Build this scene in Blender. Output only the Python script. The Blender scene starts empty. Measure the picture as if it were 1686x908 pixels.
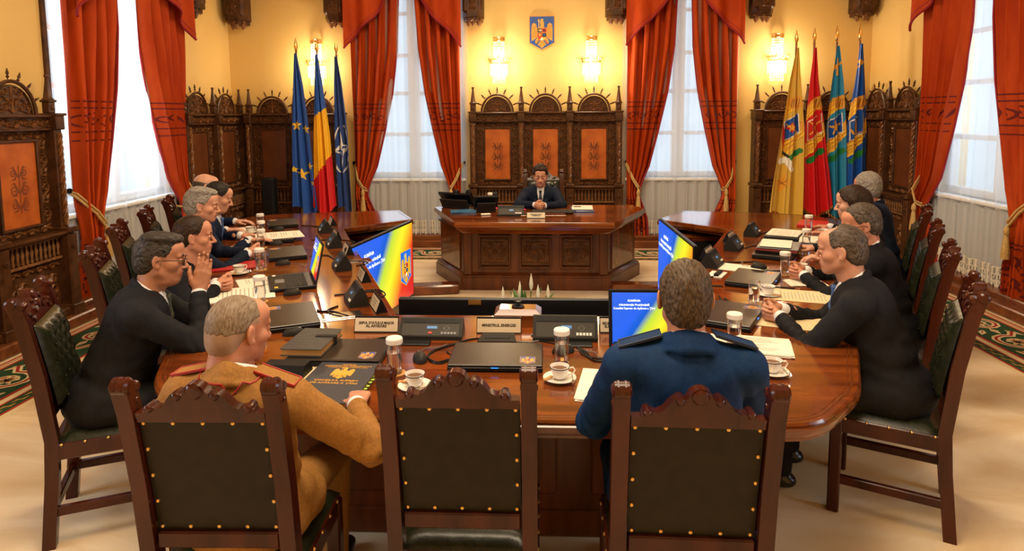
import bpy, math, random
import numpy as np
from mathutils import Vector, Matrix
random.seed(7); np.random.seed(7)
S = bpy.context.scene; COL = S.collection
PI = math.pi; R = math.radians
# ---------------------------------------------------------------- camera
cam = bpy.data.cameras.new('camera'); camo = bpy.data.objects.new('camera', cam); COL.objects.link(camo)
FPX = 1090.0
cam.lens = FPX/1686*36; cam.sensor_width = 36; cam.shift_y = -(454-300)/1686; cam.clip_start = .05
_p = math.atan(113/FPX); _y = math.atan(52/FPX); _r = .0074
_f = Vector((-math.sin(_y)*math.cos(_p), math.cos(_y)*math.cos(_p), -math.sin(_p)))
_rt = Vector((math.cos(_y), math.sin(_y), 0)); _u = _rt.cross(_f)
_r2 = _rt*math.cos(_r)-_u*math.sin(_r); _u2 = _u*math.cos(_r)+_rt*math.sin(_r)
M = Matrix((_r2, _u2, -_f)).transposed().to_4x4(); M.translation = Vector((0, 0, 1.82))
camo.matrix_world = M
S.camera = camo
# ---------------------------------------------------------------- world, exposure
S.view_settings.view_transform = 'Standard'; S.view_settings.look = 'None'
S.view_settings.gamma = 1; S.view_settings.use_curve_mapping = False
S.view_settings.exposure = 0.12
w = bpy.data.worlds.new('World'); S.world = w; w.use_nodes = True
wb = w.node_tree.nodes['Background']; wb.inputs[0].default_value = (.62, .82, 1, 1); wb.inputs[1].default_value = 1.1

def area(name, loc, size, power, col, rot=(0, 0, 0), sy=None, spread=None):
    l = bpy.data.lights.new(name, 'AREA'); l.energy = power; l.color = col; l.size = size
    if sy: l.shape = 'RECTANGLE'; l.size_y = sy
    if spread: l.spread = spread
    o = bpy.data.objects.new(name, l); o.location = loc; o.rotation_euler = rot; COL.objects.link(o); return o
WARM = (1, .78, .50); DAY = (.80, .90, 1)
# unseen warm fill lamps added under the ceiling to light the hall
area('ceiling_fill_light', (0, 5.6, 4.7), 1.6, 150, WARM)
area('ceiling_fill_light', (-.2, 1.8, 4.7), 1.8, 170, (1, .80, .56))
# daylight through the windows
area('window_daylight', (-4.95, 6.62, 2.3), 1.7, 85, DAY, (0, R(-90), 0), 2.6)
area('window_daylight', (4.95, 6.62, 2.3), 1.7, 22, DAY, (0, R(90), 0), 2.6)
area('window_daylight', (-1.8, 9.9, 2.3), 1.3, 14, DAY, (R(-90), 0, 0), 2.6)
area('window_daylight', (1.84, 9.9, 2.3), 1.3, 14, DAY, (R(-90), 0, 0), 2.6)
area('window_daylight', (-4.95, 1.2, 2.3), 1.7, 150, DAY, (0, R(-90), 0), 2.6)
area('window_daylight', (4.95, 1.2, 2.3), 1.7, 110, DAY, (0, R(90), 0), 2.6)

# ---------------------------------------------------------------- materials
MATS = {}
def mat(name, col, rough=.5, metal=0, **k):
    if name in MATS: return MATS[name]
    m = bpy.data.materials.new(name); m.use_nodes = True; MATS[name] = m
    nt = m.node_tree; b = nt.nodes['Principled BSDF']
    b.inputs['Base Color'].default_value = (*col, 1); b.inputs['Roughness'].default_value = rough
    b.inputs['Metallic'].default_value = metal
    for kk, v in k.items():
        if kk == 'emit': b.inputs['Emission Color'].default_value = (*v[0], 1); b.inputs['Emission Strength'].default_value = v[1]
        elif kk == 'trans': b.inputs['Transmission Weight'].default_value = v
        elif kk == 'ior': b.inputs['IOR'].default_value = v
        elif kk == 'sheen': b.inputs['Sheen Weight'].default_value = v
        elif kk == 'coat': b.inputs['Coat Weight'].default_value = v; b.inputs['Coat Roughness'].default_value = .08
        elif kk == 'spec': b.inputs['Specular IOR Level'].default_value = v
        elif kk == 'sss': b.inputs['Subsurface Weight'].default_value = v; b.inputs['Subsurface Radius'].default_value = (.01, .004, .002)
    c2 = k.get('col2'); bump = k.get('bump')
    if c2 or bump:
        tc = nt.nodes.new('ShaderNodeTexCoord'); mp = nt.nodes.new('ShaderNodeMapping')
        mp.inputs['Scale'].default_value = k.get('scale', (5, 5, 5))
        nt.links.new(tc.outputs['Object'], mp.inputs[0])
        n = nt.nodes.new('ShaderNodeTexNoise'); n.inputs['Scale'].default_value = k.get('ns', 1)
        n.inputs['Detail'].default_value = k.get('nd', 5); n.inputs['Distortion'].default_value = k.get('dist', 0)
        nt.links.new(mp.outputs[0], n.inputs['Vector'])
        if c2:
            rp = nt.nodes.new('ShaderNodeValToRGB'); rp.color_ramp.elements[0].color = (*col, 1); rp.color_ramp.elements[1].color = (*c2, 1)
            rp.color_ramp.elements[0].position = k.get('p0', .35); rp.color_ramp.elements[1].position = k.get('p1', .65)
            nt.links.new(n.outputs['Fac'], rp.inputs[0]); nt.links.new(rp.outputs[0], b.inputs['Base Color'])
        if bump:
            bp = nt.nodes.new('ShaderNodeBump'); bp.inputs['Strength'].default_value = bump; bp.inputs['Distance'].default_value = k.get('bd', .01)
            nt.links.new(n.outputs['Fac'], bp.inputs['Height']); nt.links.new(bp.outputs[0], b.inputs['Normal'])
    return m
def srgb(h):
    h = h.lstrip('#'); v = [int(h[i:i+2], 16)/255 for i in (0, 2, 4)]
    return tuple(c/12.92 if c < .04045 else ((c+.055)/1.055)**2.4 for c in v)
def em(name, h, s=1.0):
    c = srgb(h) if isinstance(h, str) else h
    return mat(name, (0, 0, 0), .3, emit=(c, s))

M_wall = mat('wall_plaster', srgb('#E5BE6E'), .7, col2=srgb('#E9C67C'), scale=(1.3, 1.3, 1.3), bump=.05, bd=.004)
M_ceil = mat('ceiling_plaster', srgb('#EBD9B0'), .8)
M_floor = mat('pale_carpet', srgb('#D2B68C'), .6, spec=.3, col2=srgb('#EAD9BC'), scale=(.9, 1.9, 1), ns=1.2, nd=6, dist=1.2)
M_top = mat('polished_walnut', (.085, .017, .0035), .13, col2=(.21, .050, .008), scale=(1.2, 9, 3), ns=1.5, nd=7, dist=.6, coat=.25)
M_wood = mat('walnut_body', (.066, .016, .0045), .28, spec=.4, col2=(.145, .038, .009), scale=(8, 8, 1.2), ns=1.5, nd=6, dist=.5)
M_chair = mat('chair_mahogany', (.030, .0052, .0024), .22, spec=.35, col2=(.065, .012, .0048), scale=(9, 9, 1.5), ns=1.3)
M_oak = mat('carved_dark_oak', (.050, .018, .006), .38, spec=.3, col2=(.105, .042, .016), scale=(6, 6, 6), ns=2)
M_oak2 = mat('carved_relief_oak', (.12, .045, .014), .32, col2=(.26, .105, .034), scale=(14, 14, 14), ns=2)
M_oakl = mat('carved_light_oak', (.15, .062, .022), .34, col2=(.30, .135, .05), scale=(14, 14, 14), ns=2)
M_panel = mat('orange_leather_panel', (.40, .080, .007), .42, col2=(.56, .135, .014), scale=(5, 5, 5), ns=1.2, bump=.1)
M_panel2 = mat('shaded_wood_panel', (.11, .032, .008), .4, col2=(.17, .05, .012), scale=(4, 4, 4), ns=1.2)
M_inlay = mat('panel_inlay', (.20, .05, .012), .4)
M_step = mat('plinth_wood', (.12, .035, .012), .25, col2=(.22, .07, .02), scale=(3, 12, 12), ns=1)
M_cur = mat('orange_curtain', (.42, .042, .004), .7, spec=.2, col2=(.52, .066, .006), scale=(4, 4, 1), ns=2, bump=.15, bd=.003)
M_curd = mat('curtain_dark_red_print', (.13, .006, .006), .8)
M_cure = mat('curtain_fringe', (.30, .012, .02), .8)
M_gold = mat('gilt_metal', (.80, .50, .16), .25, 1)
M_brass = mat('brass', (.72, .46, .16), .3, 1)
M_rope = mat('gold_rope', (.48, .29, .09), .55, bump=.4, scale=(60, 60, 60), col2=(.62, .42, .16))
M_lace = mat('lace', srgb('#E6DFCF'), .8)
M_white = mat('white_paint', srgb('#E9EEF2'), .5)
M_black = mat('black_plastic', (.007, .007, .008), .35, spec=.25)
M_blackm = mat('black_matte', (.008, .0075, .0075), .5, spec=.2)
M_dgrey = mat('dark_grey_plastic', (.022, .019, .016), .5, spec=.15)
M_grey = mat('grey_plastic', (.16, .16, .16), .4)
M_leather = mat('dark_green_leather', (.011, .013, .006), .27, spec=.4, col2=(.018, .020, .010), scale=(20, 20, 20), ns=2, bump=.15, bd=.003)
M_leatherb = mat('brown_leather_back', (.013, .010, .005), .5, spec=.2, col2=(.019, .014, .007), scale=(12, 12, 12), ns=2)
M_paper = mat('paper', srgb('#E8DFCE'), .7)
M_cream = mat('cream_paper', srgb('#E0C79C'), .7)
M_print = mat('printed_ink', (.10, .09, .08), .7)
M_glass = mat('clear_glass', (1, 1, 1), .02, trans=1, ior=1.45)
M_water = mat('water', (.95, .98, 1), .0, trans=1, ior=1.33)
M_cap = mat('white_cap', srgb('#E9E2D8'), .5)
M_china = mat('porcelain', srgb('#EDE6DA'), .18)
M_coffee = mat('coffee', (.13, .05, .015), .15)
M_steel = mat('steel', (.62, .62, .62), .2, 1)
M_skin0 = (.60, .30, .19)
def thinmat(name, col, transp, transl):
    m = bpy.data.materials.new(name); m.use_nodes = True; nt = m.node_tree; nt.nodes.clear()
    o = nt.nodes.new('ShaderNodeOutputMaterial'); a = nt.nodes.new('ShaderNodeMixShader'); b = nt.nodes.new('ShaderNodeMixShader')
    d = nt.nodes.new('ShaderNodeBsdfDiffuse'); t = nt.nodes.new('ShaderNodeBsdfTranslucent'); tr = nt.nodes.new('ShaderNodeBsdfTransparent')
    d.inputs[0].default_value = (*col, 1); t.inputs[0].default_value = (*col, 1)
    a.inputs[0].default_value = transl; nt.links.new(d.outputs[0], a.inputs[1]); nt.links.new(t.outputs[0], a.inputs[2])
    b.inputs[0].default_value = transp; nt.links.new(a.outputs[0], b.inputs[1]); nt.links.new(tr.outputs[0], b.inputs[2])
    nt.links.new(b.outputs[0], o.inputs[0]); return m
M_sheer = thinmat('sheer_voile', (.94, .96, .98), .46, .6)
M_pane = thinmat('window_glass', (.9, .95, 1), .96, 0)

# ---------------------------------------------------------------- mesh helpers
class MB:
    def __init__(s): s.v = []; s.f = []; s.m = []; s.T = None; s.mi = 0
    def add(s, vs, fs):
        n = len(s.v)
        if s.T is not None: vs = [s.T @ Vector(v) for v in vs]
        s.v += [tuple(v) for v in vs]; s.f += [tuple(i+n for i in f) for f in fs]; s.m += [s.mi]*len(fs); return s
    def box(s, c, d, b=0, rz=0):
        x, y, z = d[0]/2, d[1]/2, d[2]/2; b = min(b, x*.9, y*.9, z*.9)
        co, si = math.cos(rz), math.sin(rz)
        vs = []; fs = []
        if b <= 0:
            P = [(i*x, j*y, k*z) for i in (-1, 1) for j in (-1, 1) for k in (-1, 1)]
            fs = [(0, 1, 3, 2), (4, 6, 7, 5), (0, 4, 5, 1), (2, 3, 7, 6), (0, 2, 6, 4), (1, 5, 7, 3)]
        else:
            P = []; idx = {}
            for i in (-1, 1):
                for j in (-1, 1):
                    for k in (-1, 1):
                        idx[i, j, k] = len(P); P += [(i*x, j*(y-b), k*(z-b)), (i*(x-b), j*y, k*(z-b)), (i*(x-b), j*(y-b), k*z)]
            for i in (-1, 1):
                fs.append([idx[i, a, c2] for a, c2 in ((-1, -1), (1, -1), (1, 1), (-1, 1))][::i])
                fs.append([idx[a, i, c2]+1 for a, c2 in ((-1, -1), (-1, 1), (1, 1), (1, -1))][::i])
                fs.append([idx[a, c2, i]+2 for a, c2 in ((-1, -1), (1, -1), (1, 1), (-1, 1))][::i])
            for i in (-1, 1):
                for j in (-1, 1):
                    q = [idx[i, j, -1], idx[i, j, 1], idx[i, j, 1]+1, idx[i, j, -1]+1]; fs.append(q[::-i*j])
                    q = [idx[i, -1, j], idx[i, 1, j], idx[i, 1, j]+2, idx[i, -1, j]+2]; fs.append(q[::i*j])
                    q = [idx[-1, i, j]+1, idx[1, i, j]+1, idx[1, i, j]+2, idx[-1, i, j]+2]; fs.append(q[::-i*j])
                    for k in (-1, 1):
                        t = idx[i, j, k]; fs.append([t, t+1, t+2][::i*j*k])
        vs = [(c[0]+p[0]*co-p[1]*si, c[1]+p[0]*si+p[1]*co, c[2]+p[2]) for p in P]
        return s.add(vs, fs)
    def prism(s, poly, z0, z1):
        n = len(poly); vs = [(x, y, z0) for x, y in poly]+[(x, y, z1) for x, y in poly]
        return s.add(vs, [tuple(range(n))[::-1], tuple(range(n, 2*n))]+[(i, (i+1) % n, n+(i+1) % n, n+i) for i in range(n)])
    def prismy(s, poly, y0, y1):      # polygon in x,z extruded along y
        n = len(poly); vs = [(x, y0, z) for x, z in poly]+[(x, y1, z) for x, z in poly]
        return s.add(vs, [tuple(range(n)), tuple(range(n, 2*n))[::-1]]+[(i, n+i, n+(i+1) % n, (i+1) % n) for i in range(n)])
    def lathe(s, prof, c=(0, 0, 0), n=12, cap=True, M=None):
        vs = []; fs = []
        for r, z in prof:
            for i in range(n):
                a = 2*PI*i/n; p = Vector((r*math.cos(a), r*math.sin(a), z))
                if M is not None: p = M @ p
                vs.append((c[0]+p.x, c[1]+p.y, c[2]+p.z))
        k = len(prof)
        for j in range(k-1):
            for i in range(n): fs.append((j*n+i, j*n+(i+1) % n, (j+1)*n+(i+1) % n, (j+1)*n+i))
        if cap: fs += [tuple(range(n))[::-1], tuple(range((k-1)*n, k*n))]
        return s.add(vs, fs)
    def tube(s, pts, r, n=6, cap=True):
        pts = [Vector(p) for p in pts]; k = len(pts); rr = r if isinstance(r, (list, tuple)) else [r]*k
        up = Vector((0, 0, 1)); vs = []; fs = []; N = None
        for j, p in enumerate(pts):
            t = (pts[min(j+1, k-1)]-pts[max(j-1, 0)]).normalized()
            if N is None: N = t.cross(up) if abs(t.z) < .95 else t.cross(Vector((1, 0, 0)))
            N = (N-t*N.dot(t)).normalized(); B = t.cross(N)
            for i in range(n):
                a = 2*PI*i/n; vs.append(p+(N*math.cos(a)+B*math.sin(a))*rr[j])
        for j in range(k-1):
            for i in range(n): fs.append((j*n+i, j*n+(i+1) % n, (j+1)*n+(i+1) % n, (j+1)*n+i))
        if cap: fs += [tuple(range(n))[::-1], tuple(range((k-1)*n, k*n))]
        return s.add(vs, fs)
    def ribbon(s, pts, wd, h, f, flat=False):
        """ridge (or flat print) following 2-D pts, mapped to 3-D by f(u,v,h)"""
        k = len(pts); vs = []; fs = []
        for j, (x, y) in enumerate(pts):
            x0, y0 = pts[max(j-1, 0)]; x1, y1 = pts[min(j+1, k-1)]; dx, dy = x1-x0, y1-y0; L = math.hypot(dx, dy) or 1
            ww = (wd[j] if isinstance(wd, (list, tuple)) else wd)/2; nx, ny = -dy/L*ww, dx/L*ww
            if flat: vs += [f(x+nx, y+ny, h), f(x-nx, y-ny, h)]
            else: vs += [f(x+nx, y+ny, 0), f(x, y, h), f(x-nx, y-ny, 0)]
        q = 2 if flat else 3
        for j in range(k-1):
            for a in range(q-1): fs.append((j*q+a, j*q+a+1, (j+1)*q+a+1, (j+1)*q+a))
        return s.add(vs, fs)
    def grid(s, f, nu, nv):
        vs = [f(i/nu, j/nv) for j in range(nv+1) for i in range(nu+1)]
        return s.add(vs, [(j*(nu+1)+i, j*(nu+1)+i+1, (j+1)*(nu+1)+i+1, (j+1)*(nu+1)+i) for j in range(nv) for i in range(nu)])
    def mesh(s, name, m=None, smooth=35):
        me = bpy.data.meshes.new(name); me.from_pydata(s.v, [], s.f)
        if m is not None:
            for x in (m if isinstance(m, (list, tuple)) else [m]): me.materials.append(x)
        if any(s.m): me.polygons.foreach_set('material_index', s.m)
        if smooth:
            me.polygons.foreach_set('use_smooth', [True]*len(s.f)); me.set_sharp_from_angle(angle=R(smooth))
        me.update(); return me
    def build(s, name, m=None, parent=None, smooth=35, **k): return put(name, s.mesh(name, m, smooth), parent, **k)
def put(name, me, parent=None, loc=(0, 0, 0), rz=0, kind=None, label=None, sc=None):
    o = bpy.data.objects.new(name, me); COL.objects.link(o); o.location = loc; o.rotation_euler = (0, 0, rz)
    if sc: o.scale = sc
    if parent: o.parent = parent
    if kind: o['kind'] = kind
    if label: o['label'] = label
    return o
def struct(o): o['kind'] = 'structure'; return o
def tag(o, label, cat, group=None):
    o['label'] = label; o['category'] = cat
    if group: o['group'] = group
    return o
def thing(name, label, cat, loc=(0, 0, 0), rz=0, group=None):
    o = bpy.data.objects.new(name, None); o.empty_display_size = .1; COL.objects.link(o); o.location = loc; o.rotation_euler = (0, 0, rz)
    return tag(o, label, cat, group)
def kids(o): return KID.get(o.name, [])
def dup(o, loc=None, rz=None, label=None, group=None, parent=None):
    c = o.copy(); COL.objects.link(c)
    if parent: c.parent = parent
    for ch in [x for x in o.children]: dup(ch, parent=c)
    if loc is not None: c.location = loc
    if rz is not None: c.rotation_euler = (0, 0, rz)
    if label: c['label'] = label
    if group: c['group'] = group
    return c
def offs(poly, d):
    n = len(poly); out = []
    for i in range(n):
        a, b, c = Vector(poly[i-1]), Vector(poly[i]), Vector(poly[(i+1) % n])
        e1 = (b-a).normalized(); e2 = (c-b).normalized(); n1 = Vector((e1.y, -e1.x)); n2 = Vector((e2.y, -e2.x))
        m = (n1+n2); m = m/max(m.dot(n1), .3); out.append((b.x+m.x*d, b.y+m.y*d))
    return out
def rounded(poly, rad, k=5):
    n = len(poly); out = []
    for i in range(n):
        r = rad.get(i, 0) if isinstance(rad, dict) else rad
        a, b, c = Vector(poly[i-1]), Vector(poly[i]), Vector(poly[(i+1) % n])
        if not r: out.append(tuple(b)); continue
        p = b+(a-b).normalized()*r; q = b+(c-b).normalized()*r
        for j in range(k+1):
            t = j/k; out.append(tuple(p*(1-t)**2+b*2*t*(1-t)+q*t*t))
    return out
def slab(mb, poly, prof):             # prof: (offset, z) bottom to top; poly counter-clockwise
    n = len(poly); vs = []; fs = []
    for d, z in prof: vs += [(x, y, z) for x, y in offs(poly, d)]
    for j in range(len(prof)-1): fs += [(j*n+i, j*n+(i+1) % n, (j+1)*n+(i+1) % n, (j+1)*n+i) for i in range(n)]
    fs += [tuple(range(n))[::-1], tuple(range((len(prof)-1)*n, len(prof)*n))]
    return mb.add(vs, fs)
def spiral(cx, cy, r, a0, turns, d=1, n=12, r1=.12):
    return [(cx+r*(1-(1-r1)*t)*math.cos(a0+d*turns*2*PI*t), cy+r*(1-(1-r1)*t)*math.sin(a0+d*turns*2*PI*t)) for t in [i/n for i in range(n+1)]]
def scroll_row(mb, x0, x1, y0, y1, f, wd, h, n=None, flat=False, vert=False, leaf=True):
    """running scroll ornament filling the rectangle"""
    if vert: g = lambda u, v, hh: f(v, u, hh); a0, a1, b0, b1 = y0, y1, x0, x1
    else: g = f; a0, a1, b0, b1 = x0, x1, y0, y1
    H = b1-b0; n = n or max(1, round((a1-a0)/(H*1.15))); st = (a1-a0)/n
    for i in range(n):
        c = a0+st*(i+.5); s = 1 if i % 2 else -1; m = (b0+b1)/2
        sp = spiral(c, m, min(H, st)*.46, PI if s > 0 else PI, 1.3, s, 11)
        if i > 0 or True: sp = [(c-st*.5, m-s*0)]+sp
        mb.ribbon(sp, wd, h, g, flat)
        if leaf:
            mb.ribbon([(c+st*.15, m+s*H*.1), (c+st*.36, m+s*H*.28), (c+st*.5, m+s*H*.42)], [wd*.4, wd*1.9, wd*.2], h, g, flat)
            mb.ribbon([(c-st*.1, m-s*H*.46), (c+st*.2, m-s*H*.40), (c+st*.45, m-s*H*.2), (c+st*.5, m)], [wd*.3, wd*1.5, wd, wd*.6], h, g, flat)
def foliage_panel(mb, x0, x1, y0, y1, f, wd, h, flat=False):
    """symmetrical arabesque: stem, paired volutes and leaves"""
    cx = (x0+x1)/2; W = (x1-x0)/2; H = y1-y0
    mb.ribbon([(cx, y0+H*.04), (cx, y0+H*.5), (cx, y1-H*.04)], wd, h, f, flat)
    for s in (-1, 1):
        for k, (t, r, a) in enumerate(((.2, .30, -1.2), (.5, .36, 2.4), (.8, .28, -1.6))):
            cy = y0+H*t; rr = min(W*.9, H*.5)*r*1.25
            mb.ribbon([(cx+s*(p[0]-cx), p[1]) for p in spiral(cx+W*.52, cy, rr, PI+a*.3, 1.4, 1 if k % 2 else -1, 13)], wd, h, f, flat)
            mb.ribbon([(cx, cy-H*.09), (cx+s*W*.2, cy-H*.02), (cx+s*W*.5, cy+H*.13), (cx+s*W*.85, cy+H*.10)], [wd*.3, wd*2, wd*1.6, wd*.2], h, f, flat)
            mb.ribbon([(cx+s*W*.2, cy+H*.02), (cx+s*W*.36, cy-H*.1), (cx+s*W*.8, cy-H*.12)], [wd*.3, wd*2, wd*.2], h, f, flat)
def text(name, body, size, m, parent, loc, rot=(0, 0, 0), align='CENTER', ext=.0004, sx=1, bold=0):
    c = bpy.data.curves.new(name, 'FONT'); c.body = body; c.size = size; c.align_x = align; c.align_y = 'CENTER'; c.extrude = ext; c.resolution_u = 2; c.offset = bold
    o = bpy.data.objects.new(name, c); COL.objects.link(o)
    dg = bpy.context.evaluated_depsgraph_get(); me = bpy.data.meshes.new_from_object(o.evaluated_get(dg)); bpy.data.objects.remove(o); bpy.data.curves.remove(c)
    me.materials.clear(); me.materials.append(m); me.name = name
    q = bpy.data.objects.new(name, me); COL.objects.link(q); q.location = loc; q.rotation_euler = rot; q.scale = (sx, 1, 1)
    if parent: q.parent = parent
    return q
# ================================================================= SETTING
WX, WY, ZT, YB = 4.36, 9.15, 5.0, -1.6
b = MB(); b.box((0, (WY+YB)/2, -.05), (2*WX+1, WY-YB+1, .1)); struct(b.build('floor', M_floor))
b = MB(); b.box((0, (WY+YB)/2, ZT+.05), (2*WX+1, WY-YB+1, .1)); struct(b.build('ceiling', M_ceil))
def wall(name, a0, a1, ops, place):
    """wall of length a0..a1 with openings (u0,u1,z0,z1)"""
    b = MB(); cur = a0
    for u0, u1, z0, z1 in sorted(ops):
        b.box(place((cur+u0)/2, ZT/2), place.d(u0-cur, ZT))
        b.box(place((u0+u1)/2, z0/2), place.d(u1-u0, z0)); b.box(place((u0+u1)/2, (z1+ZT)/2), place.d(u1-u0, ZT-z1)); cur = u1
    b.box(place((cur+a1)/2, ZT/2), place.d(a1-cur, ZT))
    return struct(b.build(name, M_wall))
class PY:
    def __call__(s, u, z): return (u, WY+.15, z)
    def d(s, a, h): return (a, .3, h)
class PX:
    def __init__(s, sg): s.s = sg
    def __call__(s, u, z): return (s.s*(WX+.15), u, z)
    def d(s, a, h): return (.3, a, h)
ZS, ZH = .93, 3.75
wall('wall_back', -WX-.3, WX+.3, [(-2.47, -1.12, ZS, ZH), (1.17, 2.52, ZS, ZH)], PY())
wall('wall_left', YB, WY, [(5.7, 7.5, ZS, ZH), (.3, 2.1, ZS, ZH)], PX(-1))
wall('wall_right', YB, WY, [(5.7, 7.5, ZS, ZH), (.3, 2.1, ZS, ZH)], PX(1))
b = MB(); b.box((0, YB-.15, ZT/2), (2*WX+.6, .3, ZT)); struct(b.build('wall_front', M_wall))
M_cover = mat('grey_white_paint', srgb('#B9BCC0'), .6)
# windows: local x along wall, front towards -y, origin at wall face
def window(k, loc, rz, W):
    r = bpy.data.objects.new('window_%d' % k, None); COL.objects.link(r); r.location = loc; r.rotation_euler = (0, 0, rz); struct(r)
    fr = MB(); d = .12
    fr.box((-W/2+.045, d, (ZS+ZH)/2), (.09, .10, ZH-ZS), .01); fr.box((W/2-.045, d, (ZS+ZH)/2), (.09, .10, ZH-ZS), .01)
    fr.box((0, d, ZS+.04), (W, .10, .08), .01); fr.box((0, d, ZH-.04), (W, .10, .08), .01); fr.box((0, d-.01, (ZS+ZH)/2), (.16, .12, ZH-ZS), .012)
    fr.build('window_frame', M_white, r)
    for z in (1.54, 2.11, 2.63, 3.2):
        for s in (-1, 1):
            q = MB(); q.box((s*W/4, d, z), (W/2-.12, .05, .055), .006); q.build('glazing_bar', M_white, r)
    zz = [ZS+.06, 1.54, 2.11, 2.63, 3.2, ZH-.05]
    for i in range(5):
        for s in (-1, 1):
            q = MB(); q.box((s*W/4, d+.02, (zz[i]+zz[i+1])/2), (W/2-.1, .006, zz[i+1]-zz[i]-.03)); q.build('pane', M_pane, r)
    q = MB(); q.box((0, .02, ZS-.02), (W+.1, .22, .04), .01); q.build('window_sill', M_white, r)
    q = MB()
    for s in (-1, 1): q.box((s*(W/2+.02), -.01, 1.9), (.045, .04, 3.8), .006)
    q.build('window_jamb', M_oak, r)
    q = MB(); q.box((0, -.02, .5), (W, .05, .84), .01)
    for i in range(int(W/.09)): q.box((-W/2+.06+i*.09, -.05, .5), (.05, .03, .7), .008)
    q.build('radiator_cover', M_cover, r)
    return r
window(1, (-1.795, WY, 0), 0, 1.35); window(2, (1.845, WY, 0), 0, 1.35)
window(3, (-WX, 6.6, 0), R(90), 1.8); window(4, (WX, 6.6, 0), R(-90), 1.8)
window(5, (-WX, 1.2, 0), R(90), 1.8); window(6, (WX, 1.2, 0), R(-90), 1.8)
# stepped wooden plinth round the room
b = MB(); b.box((0, WY-.16, .05), (2*WX, .32, .10), .012); b.box((0, WY-.1, .12), (2*WX, .2, .06), .012); struct(b.build('baseboard_back', M_step))
for s, n in ((-1, 'left'), (1, 'right')):
    b = MB(); b.box((s*(WX-.16), 3.6, .05), (.32, 10.4, .10), .012); b.box((s*(WX-.1), 3.6, .12), (.2, 10.4, .06), .012); struct(b.build('baseboard_'+n, M_step))
# carpet border printed with scrolls
def carpet_border():
    G = mat('carpet_green', srgb('#17401F'), .85); Rd = mat('carpet_red', srgb('#A0200F'), .85); Cr = mat('carpet_cream', srgb('#DCC79A'), .85); Go = mat('carpet_gold', srgb('#A8843A'), .85)
    r = bpy.data.objects.new('floor_carpet_border', None); COL.objects.link(r); struct(r)
    strips = [((-WX+.34, 8.80), (WX-.34, 8.80), 1)]
    def run(f, L):
        g = [MB() for _ in range(4)]
        def band(mb, a, c, z): mb.add([f(0+a, a, z), f(L-a, a, z), f(L-c, c, z), f(0+c, c, z)], [(0, 1, 2, 3)])
        band(g[2], .0, .74, .001); band(g[1], .015, .035, .002); band(g[1], .05, .06, .002)
        band(g[0], .10, .50, .002); band(g[1], .082, .104, .0025); band(g[1], .498, .522, .0025)
        band(g[1], .575, .59, .002); band(g[0], .59, .68, .002); band(g[1], .68, .70, .002)
        n = int((L-1)/.46); st = (L-.9)/n
        for i in range(n):
            c = .45+st*(i+.5); s = 1 if i % 2 else -1; m = .30
            for (ww, mb, z) in ((.060, g[2], .003), (.022, g[1], .0035)):
                mb.ribbon([(c-st*.55, m+s*.13)]+[(c+p[0], m+p[1]*s) for p in spiral(0, 0, .165, PI*.9, 1.25, 1, 16, .25)], ww, z, f, True)
            for k in range(7):
                a = k*2*PI/7; g[2].ribbon([(c, m), (c+.035*math.cos(a), m+.035*math.sin(a)), (c+.085*math.cos(a), m+.085*math.sin(a))], [.012, .050, .008], .0042, f, True)
                g[1 if k % 2 else 3].ribbon([(c+.02*math.cos(a), m+.02*math.sin(a)), (c+.055*math.cos(a), m+.055*math.sin(a))], [.012, .003], .005, f, True)
            for dx, dy, a in ((.5, .12, .6), (.5, -.12, -.6), (.42, 0, 0)):
                x, y = c+st*dx, m+s*dy
                g[2].ribbon([(x-.06*math.cos(a), y-.06*math.sin(a)), (x, y), (x+.08*math.cos(a), y+.08*math.sin(a))], [.006, .060, .006], .0032, f, True)
                g[1].ribbon([(x-.04*math.cos(a), y-.04*math.sin(a)), (x+.05*math.cos(a), y+.05*math.sin(a))], [.010, .003], .004, f, True)
        k = int((L-1.2)/.11)
        for i in range(k):
            c = .66+.11*i; g[3].ribbon([(c-.05, .65), (c, .648), (c+.012, .622), (c+.06, .618)], [.006, .022, .022, .006], .003, f, True)
        return g
    spec = [(lambda u, v, z: (-WX+.34+u, WY-.34-v, z), 2*WX-.68), (lambda u, v, z: (-WX+.34+v, WY-.34-u, z), 9.6), (lambda u, v, z: (WX-.34-v, WY-.34-u, z), 9.6)]
    acc = [MB() for _ in range(4)]
    for f, L in spec:
        for a, g in zip(acc, run(f, L)): a.add(g.v, g.f)
    for mb, m, n in zip(acc, (G, Rd, Cr, Go), ('green_ground', 'red_lines', 'cream_scrolls', 'gold_leaves')): mb.build(n, m, r, 0, kind='stuff')
carpet_border()

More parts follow.
